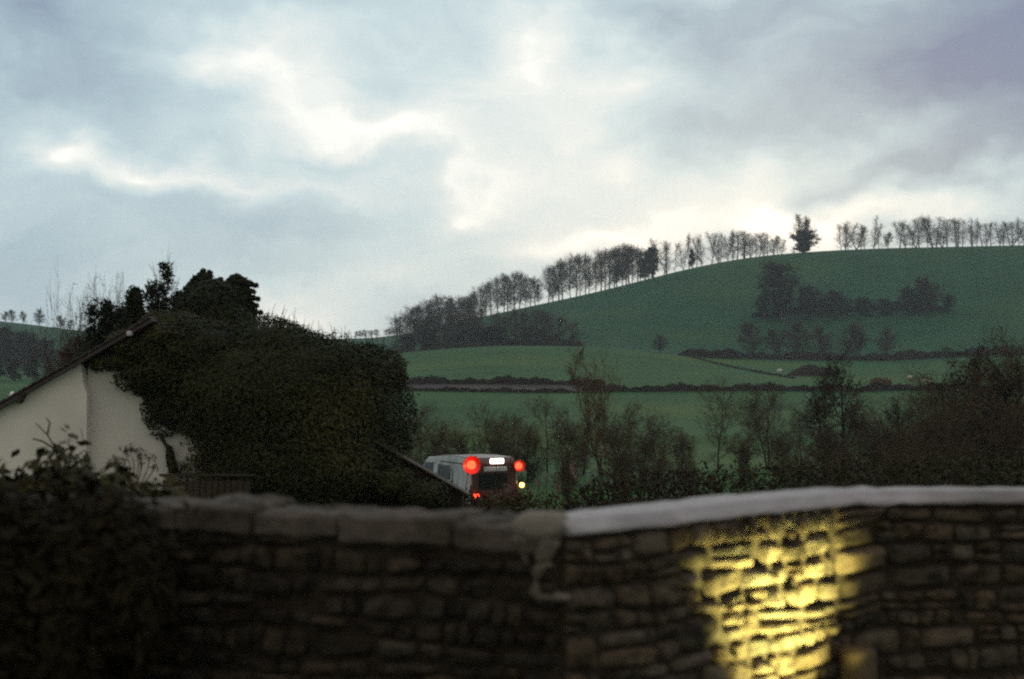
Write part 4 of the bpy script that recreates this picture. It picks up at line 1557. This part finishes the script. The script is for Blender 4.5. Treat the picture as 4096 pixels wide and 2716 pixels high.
# coping: one continuous run of slabs proud of the stone face
def coping(path, topf, thick, over, deep, parent, org, mat, name, n=90, wob=.0025, seed=1):
    rng = np.random.default_rng(seed)
    pts = np.array([(p[0], p[1]) for p in path])
    seg = np.linalg.norm(np.diff(pts, axis=0), axis=1)
    cum = np.concatenate([[0], np.cumsum(seg)])
    ss = np.linspace(0, cum[-1], n)
    V, Q = [], []
    prof = [(over - .004, -thick), (over, -thick + .006), (over - .006, -thick + .018), (over - .055, -.003), (over - .075, 0), (-deep, .002), (-deep, -thick)]
    m = len(prof)
    for s in ss:
        i = int(np.clip(np.searchsorted(cum, s, 'right') - 1, 0, len(seg) - 1))
        d = (pts[i + 1] - pts[i]) / seg[i]
        q = pts[i] + d * (s - cum[i])
        # blend the normal near the bend
        nn = np.array((d[1], -d[0]))
        for j in range(1, len(seg)):
            t = np.clip((s - cum[j]) / .2 + .5, 0, 1)
            if 0 < t < 1:
                da = (pts[j] - pts[j - 1]) / seg[j - 1]
                db = (pts[j + 1] - pts[j]) / seg[j]
                nn = np.array((da[1], -da[0])) * (1 - t) + np.array((db[1], -db[0])) * t
        w = rng.normal(0, 1, m) * wob
        w2 = rng.normal(0, 1) * wob
        for k, (o, z) in enumerate(prof):
            V.append((q[0] + nn[0] * (o + w[k]) - org[0], q[1] + nn[1] * (o + w[k]) - org[1], topf(s) + z + w2 + w[(k + 2) % m] * .6 - org[2]))
    for i in range(n - 1):
        for k in range(m):
            k2 = (k + 1) % m
            Q.append((i * m + k, (i + 1) * m + k, (i + 1) * m + k2, i * m + k2))
    Q += [tuple(range(m)), tuple((n - 1) * m + k for k in range(m - 1, -1, -1))]
    return MB().add(V, Q).build(name, mat, parent)


coping(pathR, topS, slab, .030, .24, nwall, oN, MT['coping'], 'coping')

# old wall on the left
A = at(2235, 2060, 5.02)
B = at(700, 2000, 5.55)
dv = Vector((B.x - A.x, B.y - A.y)).normalized()
Cc_ = Vector((A.x, A.y)) + dv * 5.2
pathL = [Cc_, Vector((A.x, A.y))]          # laid left to right so its front faces the camera
LL = 5.2
owall = empty('rubble_wall', (A.x, A.y, Wg), 'old dark rubble wall with weathered stones along its top', 'wall')
oO = (A.x, A.y, Wg)


def topO(s):
    return zpy(2050, 5.0) - .132 + .012 * math.sin(s * 1.9 + 1)


stone_face(pathL, -1.36, lambda s: topO(s) - .005, 21, 'stonework', owall, oO, .95, tones=(.20, .62))
wall_core(pathL, .42, Wg, topO, 'mortar', MT['mortar'], owall, oO, back=-.004)
# weathered capping stones, each an irregular rounded block
rnd = random.Random(8)
mbc = MB()
s = -.1
dd = (pathL[1] - pathL[0]).normalized()
nn = Vector((dd.y, -dd.x))
ang = math.atan2(dd.y, dd.x)
while s < LL - .02:
    w = rnd.uniform(.30, .62)
    e = min(s + w, LL)
    h = rnd.uniform(.085, .115)
    c = pathL[0] + dd * ((s + e) / 2) - nn * .17
    zc = topO((s + e) / 2) + h / 2
    o = len(mbc.v)
    mbc.box((c.x - oO[0], c.y - oO[1], zc - oO[2] + rnd.uniform(-.008, .008)), (e - s - .01, .40, h), (rnd.uniform(-.03, .03), rnd.uniform(-.02, .02), ang + rnd.uniform(-.02, .02)), .014)
    s = e
cap = mbc.build('capping_stone', MT['old_coping'], owall)
sub_ = cap.modifiers.new('subdivision', 'SUBSURF')
sub_.subdivision_type = 'SIMPLE'
sub_.levels = sub_.render_levels = 3
tx = bpy.data.textures.new('weathering', 'CLOUDS')
tx.noise_scale = .12
dm = cap.modifiers.new('displace', 'DISPLACE')
dm.texture = tx
dm.strength = .045
dm.mid_level = .5
dm.texture_coords = 'LOCAL'

# the pale quoin and the smeared mortar where the two walls meet
def onL(px, py, out=.012):
    """point on the old wall's face seen at px, py"""
    u = at(px, py, 1.0)
    t = (pathL[1].dot(nn)) / Vector((u.x, u.y)).dot(nn)
    p = u * t
    return Vector((p.x + nn.x * out - oO[0], p.y + nn.y * out - oO[1], p.z - oO[2]))


mq = MB()
q_ = onL(2160, 2103, -.02)
mq.box(q_, (.185, .16, .105), (0, .04, ang), .03)
qn = mq.build('quoin_stone', MT['lime'], owall)
md = MB()
md.tube([onL(2090, 2130), onL(2102, 2180), onL(2106, 2240), onL(2112, 2270)], [.05, .036, .024, .008], 8)
md.tube([onL(2215, 2140), onL(2200, 2180), onL(2172, 2225), onL(2160, 2250)], [.042, .036, .026, .010], 8)
md.tube([onL(2215, 2262), onL(2170, 2262), onL(2142, 2300), onL(2138, 2350), onL(2165, 2382), onL(2220, 2386), onL(2290, 2388)], [.010, .022, .030, .036, .038, .026, .008], 8)
mr_ = md.build('mortar_smear', MT['smear'], owall)
for o_ in (qn, mr_):
    a_ = o_.modifiers.new('subdivision', 'SUBSURF')
    a_.levels = a_.render_levels = 2
    b_ = o_.modifiers.new('displace', 'DISPLACE')
    b_.texture = tx
    b_.strength = .03
    b_.texture_coords = 'LOCAL'

# ------------------------------------------------------------------ post and yellow uplight at the foot of the new wall


def onR(px, py, out=.0):
    u = at(px, py, 1.0)
    nR = Vector((dirw.y, -dirw.x))
    t = p0.dot(nR) / Vector((u.x, u.y)).dot(nR)
    p = u * t
    return Vector((p.x + nR.x * out, p.y + nR.y * out, p.z)), nR


pt, nR = onR(3345, 2575, .11)
post = empty('wooden_post', (pt.x, pt.y, Wg), 'smooth round wooden post standing before the lit stones', 'post')
hz = pt.z - Wg
MB().lathe([(.075, -.1), (.075, hz - .03), (.070, hz - .008), (.055, hz), (.01, hz + .004)], (0, 0, 0), 24).build('shaft', MT['wood'], post, smooth=True)

lp, nR = onR(3105, 3240, .75)
lampo = empty('wall_uplight', lp, 'yellow uplight at the foot of the lit stretch of wall', 'lamp')
MB().lathe([(.03, -.12), (.06, -.10), (.065, .0), (.062, .012)], (0, 0, -.02), 20).build('housing', MT['steel'], lampo, smooth=True)
MB().lathe([(.05, 0), (.045, .006), (.01, .009)], (0, 0, -.006), 20).build('lens', MT['uplight'], lampo)
MB().tube([(0, 0, -.12), (0, 0, Wg - lp.z + .0)], [.02, .02], 8).build('stake', MT['steel'], lampo)
# plate and brackets added out of view to keep the beam off the coping
zc_ = (ztop - slab - .012) - lp.z - .02
kx = .22 * (.75 - .03) / zc_ * 1.085
MB().box((nR.x * (.12 - kx), nR.y * (.12 - kx), .24), (.26, .24, .008), (0, 0, math.atan2(dirw.y, dirw.x))).build('beam_mask', MT['steel'], lampo)
for sx in (-1, 1):
    MB().box((nR.x * (.12 - kx + .05) + dirw.x * .12 * sx, nR.y * (.12 - kx + .05) + dirw.y * .12 * sx, .10), (.012, .012, .27)).build('bracket', MT['steel'], lampo)
sl = bpy.data.lights.new('uplight_beam', 'SPOT')
sl.energy = 980
sl.color = (1.0, .90, .26)
sl.spot_size = R(54)
sl.spot_blend = 1.0
sl.shadow_soft_size = .016
so = bpy.data.objects.new('uplight_beam', sl)
COL.objects.link(so)
so.parent = lampo
so.location = (0, 0, .02)
aim = Vector((-nR.x * .72, -nR.y * .72, 1.0)).normalized()
so.rotation_euler = (-aim).to_track_quat('-Z', 'Y').to_euler() if False else aim.to_track_quat('-Z', 'Y').to_euler()

# ------------------------------------------------------------------ brambles behind and over the old wall


def bramble(px0, px1, tops, d, n, label, seed, size=.05, stems=26, low=None, ryd=.6, mat='bramble', arch=True):
    rnd = random.Random(seed)
    px = (px0 + px1) / 2
    p = on_ground(px, d)
    o = empty('bramble_bush', p, label, 'bush', 'bushes by the old wall')
    ells = []
    for (x, t, r) in tops:
        zt_ = zpy(t, d) - p.z + (.10 if d > 7 else .05)
        zb = -.1 if low is None else zpy(low, d) - p.z
        ells.append(((at(x, 1528, d).x - p.x, rnd.uniform(-.1, .1), (zt_ + zb) / 2), (r * d / F, ryd * rnd.uniform(.8, 1.1), (zt_ - zb) / 2)))
    mass(ells, n, size, seed, MT[mat], 'foliage', o, None, .3, .78)
    sg = []
    lv = []
    for k in range(stems):
        x = rnd.uniform(px0, px1)
        t = float(np.interp(x, [q[0] for q in tops], [q[1] for q in tops]))
        b = at(x, t + 100, d) - p
        q = b + Vector((0, rnd.uniform(-.3, .3), 0))
        dx = rnd.choice((-1, 1)) * rnd.uniform(.02, .09)
        hh = rnd.uniform(.025, .06)
        for j in range(6):
            e = q + Vector((dx * (j + 1) * .25, rnd.uniform(-.02, .02), hh * (1 - j * .30)))
            sg.append((*q, *e, .006 - .0006 * j, .005 - .0006 * j))
            for _ in range(2):
                lv.append(tuple(e + Vector((rnd.gauss(0, .02), rnd.gauss(0, .02), rnd.gauss(0, .02)))))
            q = e
    v, f = prisms(sg)
    rng = np.random.default_rng(seed)
    v2, f2 = leaf_quads(np.array(lv), unit(len(lv), rng), size * .6, rng)
    tag(link('stem', mesh('stem', np.concatenate([v, v2]), np.concatenate([f, f2 + len(v)]), MT[mat]), o), kind='stuff')
    return o


bramble(-200, 260, [(-150, 1880, 190), (60, 1880, 150), (220, 1890, 130)], 9.5, 5200, 'green bramble clump at the left edge below the house', 41)
bramble(180, 520, [(200, 1885, 140), (350, 1900, 150), (480, 1920, 130)], 9.0, 4600, 'bramble clump with arching stems under the wall step', 42, stems=40)
bramble(430, 720, [(470, 1915, 120), (580, 1940, 130), (690, 1985, 110)], 8.6, 3800, 'russet-tinged bramble clump left of the timber lean-to', 43, stems=40)
bramble(700, 1250, [(720, 2050, 140), (900, 2060, 150), (1120, 2065, 150)], 8.2, 3800, 'low dark bramble along the top of the old wall', 44, stems=14)
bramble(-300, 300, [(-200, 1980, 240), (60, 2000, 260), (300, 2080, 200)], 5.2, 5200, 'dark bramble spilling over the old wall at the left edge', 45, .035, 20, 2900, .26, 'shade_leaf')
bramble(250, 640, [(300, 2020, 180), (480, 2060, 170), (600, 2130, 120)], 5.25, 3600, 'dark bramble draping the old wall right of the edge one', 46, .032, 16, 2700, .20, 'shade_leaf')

# arching bare stem against the pale wall
ar = on_ground(190, 12)
ao = empty('dead_stem', ar, 'dead forked stem arching against the pale house wall', 'plant')
for path in ([(240, 1960), (225, 1800), (190, 1740), (150, 1700), (140, 1690)], [(225, 1800), (170, 1765), (130, 1755)], [(190, 1740), (200, 1690), (185, 1672)],
             [(290, 1960), (300, 1830), (340, 1800), (362, 1850), (368, 1890)], [(330, 1960), (325, 1840), (300, 1815)], [(255, 1960), (262, 1850), (285, 1805), (270, 1770)]):
    P_ = [at(x, y, 12) - ar for x, y in path]
    MB().tube(P_, [.010 - .0017 * k for k in range(len(P_))], 5).build('branch', MT['brown_twig'], ao)
fo = on_ground(560, 11)
fl = empty('dry_plant', fo, 'dry umbel plant silhouetted on the pale gable wall', 'plant', 'dry plants behind the wall')
rnd = random.Random(4)
rng = np.random.default_rng(4)
for (hx, hy) in ((495, 1800), (520, 1805), (545, 1800), (565, 1815), (460, 1840), (600, 1830), (560, 1840), (620, 1870), (470, 1860)):
    t = at(hx, hy, 11) - fo
    b = at(540 + (hx - 540) * .3, 1950, 11) - fo
    m = b.lerp(t, .55) + Vector((.02, 0, .02))
    hd = [tuple(t + Vector((rnd.gauss(0, .022), rnd.gauss(0, .02), rnd.gauss(0, .016)))) for _ in range(26)]
    sm = MB().tube([b, m, t], [.006, .005, .003], 5).build('stem', MT['brown_twig'], fl)
    v, f = leaf_quads(np.array(hd), unit(len(hd), rng), .014, rng)
    link('seed_head', mesh('seed_head', v, f, MT['bark']), sm)

# ------------------------------------------------------------------ haze
HAZE = 0.00022
if HAZE:
    hm = bpy.data.materials.new('haze_air')
    hm.use_nodes = True
    nt = hm.node_tree
    nt.nodes.clear()
    o_ = nt.nodes.new('ShaderNodeOutputMaterial')
    pv = nt.nodes.new('ShaderNodeVolumePrincipled')
    pv.inputs['Color'].default_value = (.76, .88, 1.0, 1)
    pv.inputs['Density'].default_value = HAZE
    nt.links.new(pv.outputs[0], o_.inputs['Volume'])
    zlo = float(Zg.min()) - 1.0
    zhi = 110.0
    hz_ = MB().box((0, 605, (zlo + zhi) / 2), (2700, 1430, zhi - zlo)).build('haze', hm)
    tag(hz_, kind='stuff')
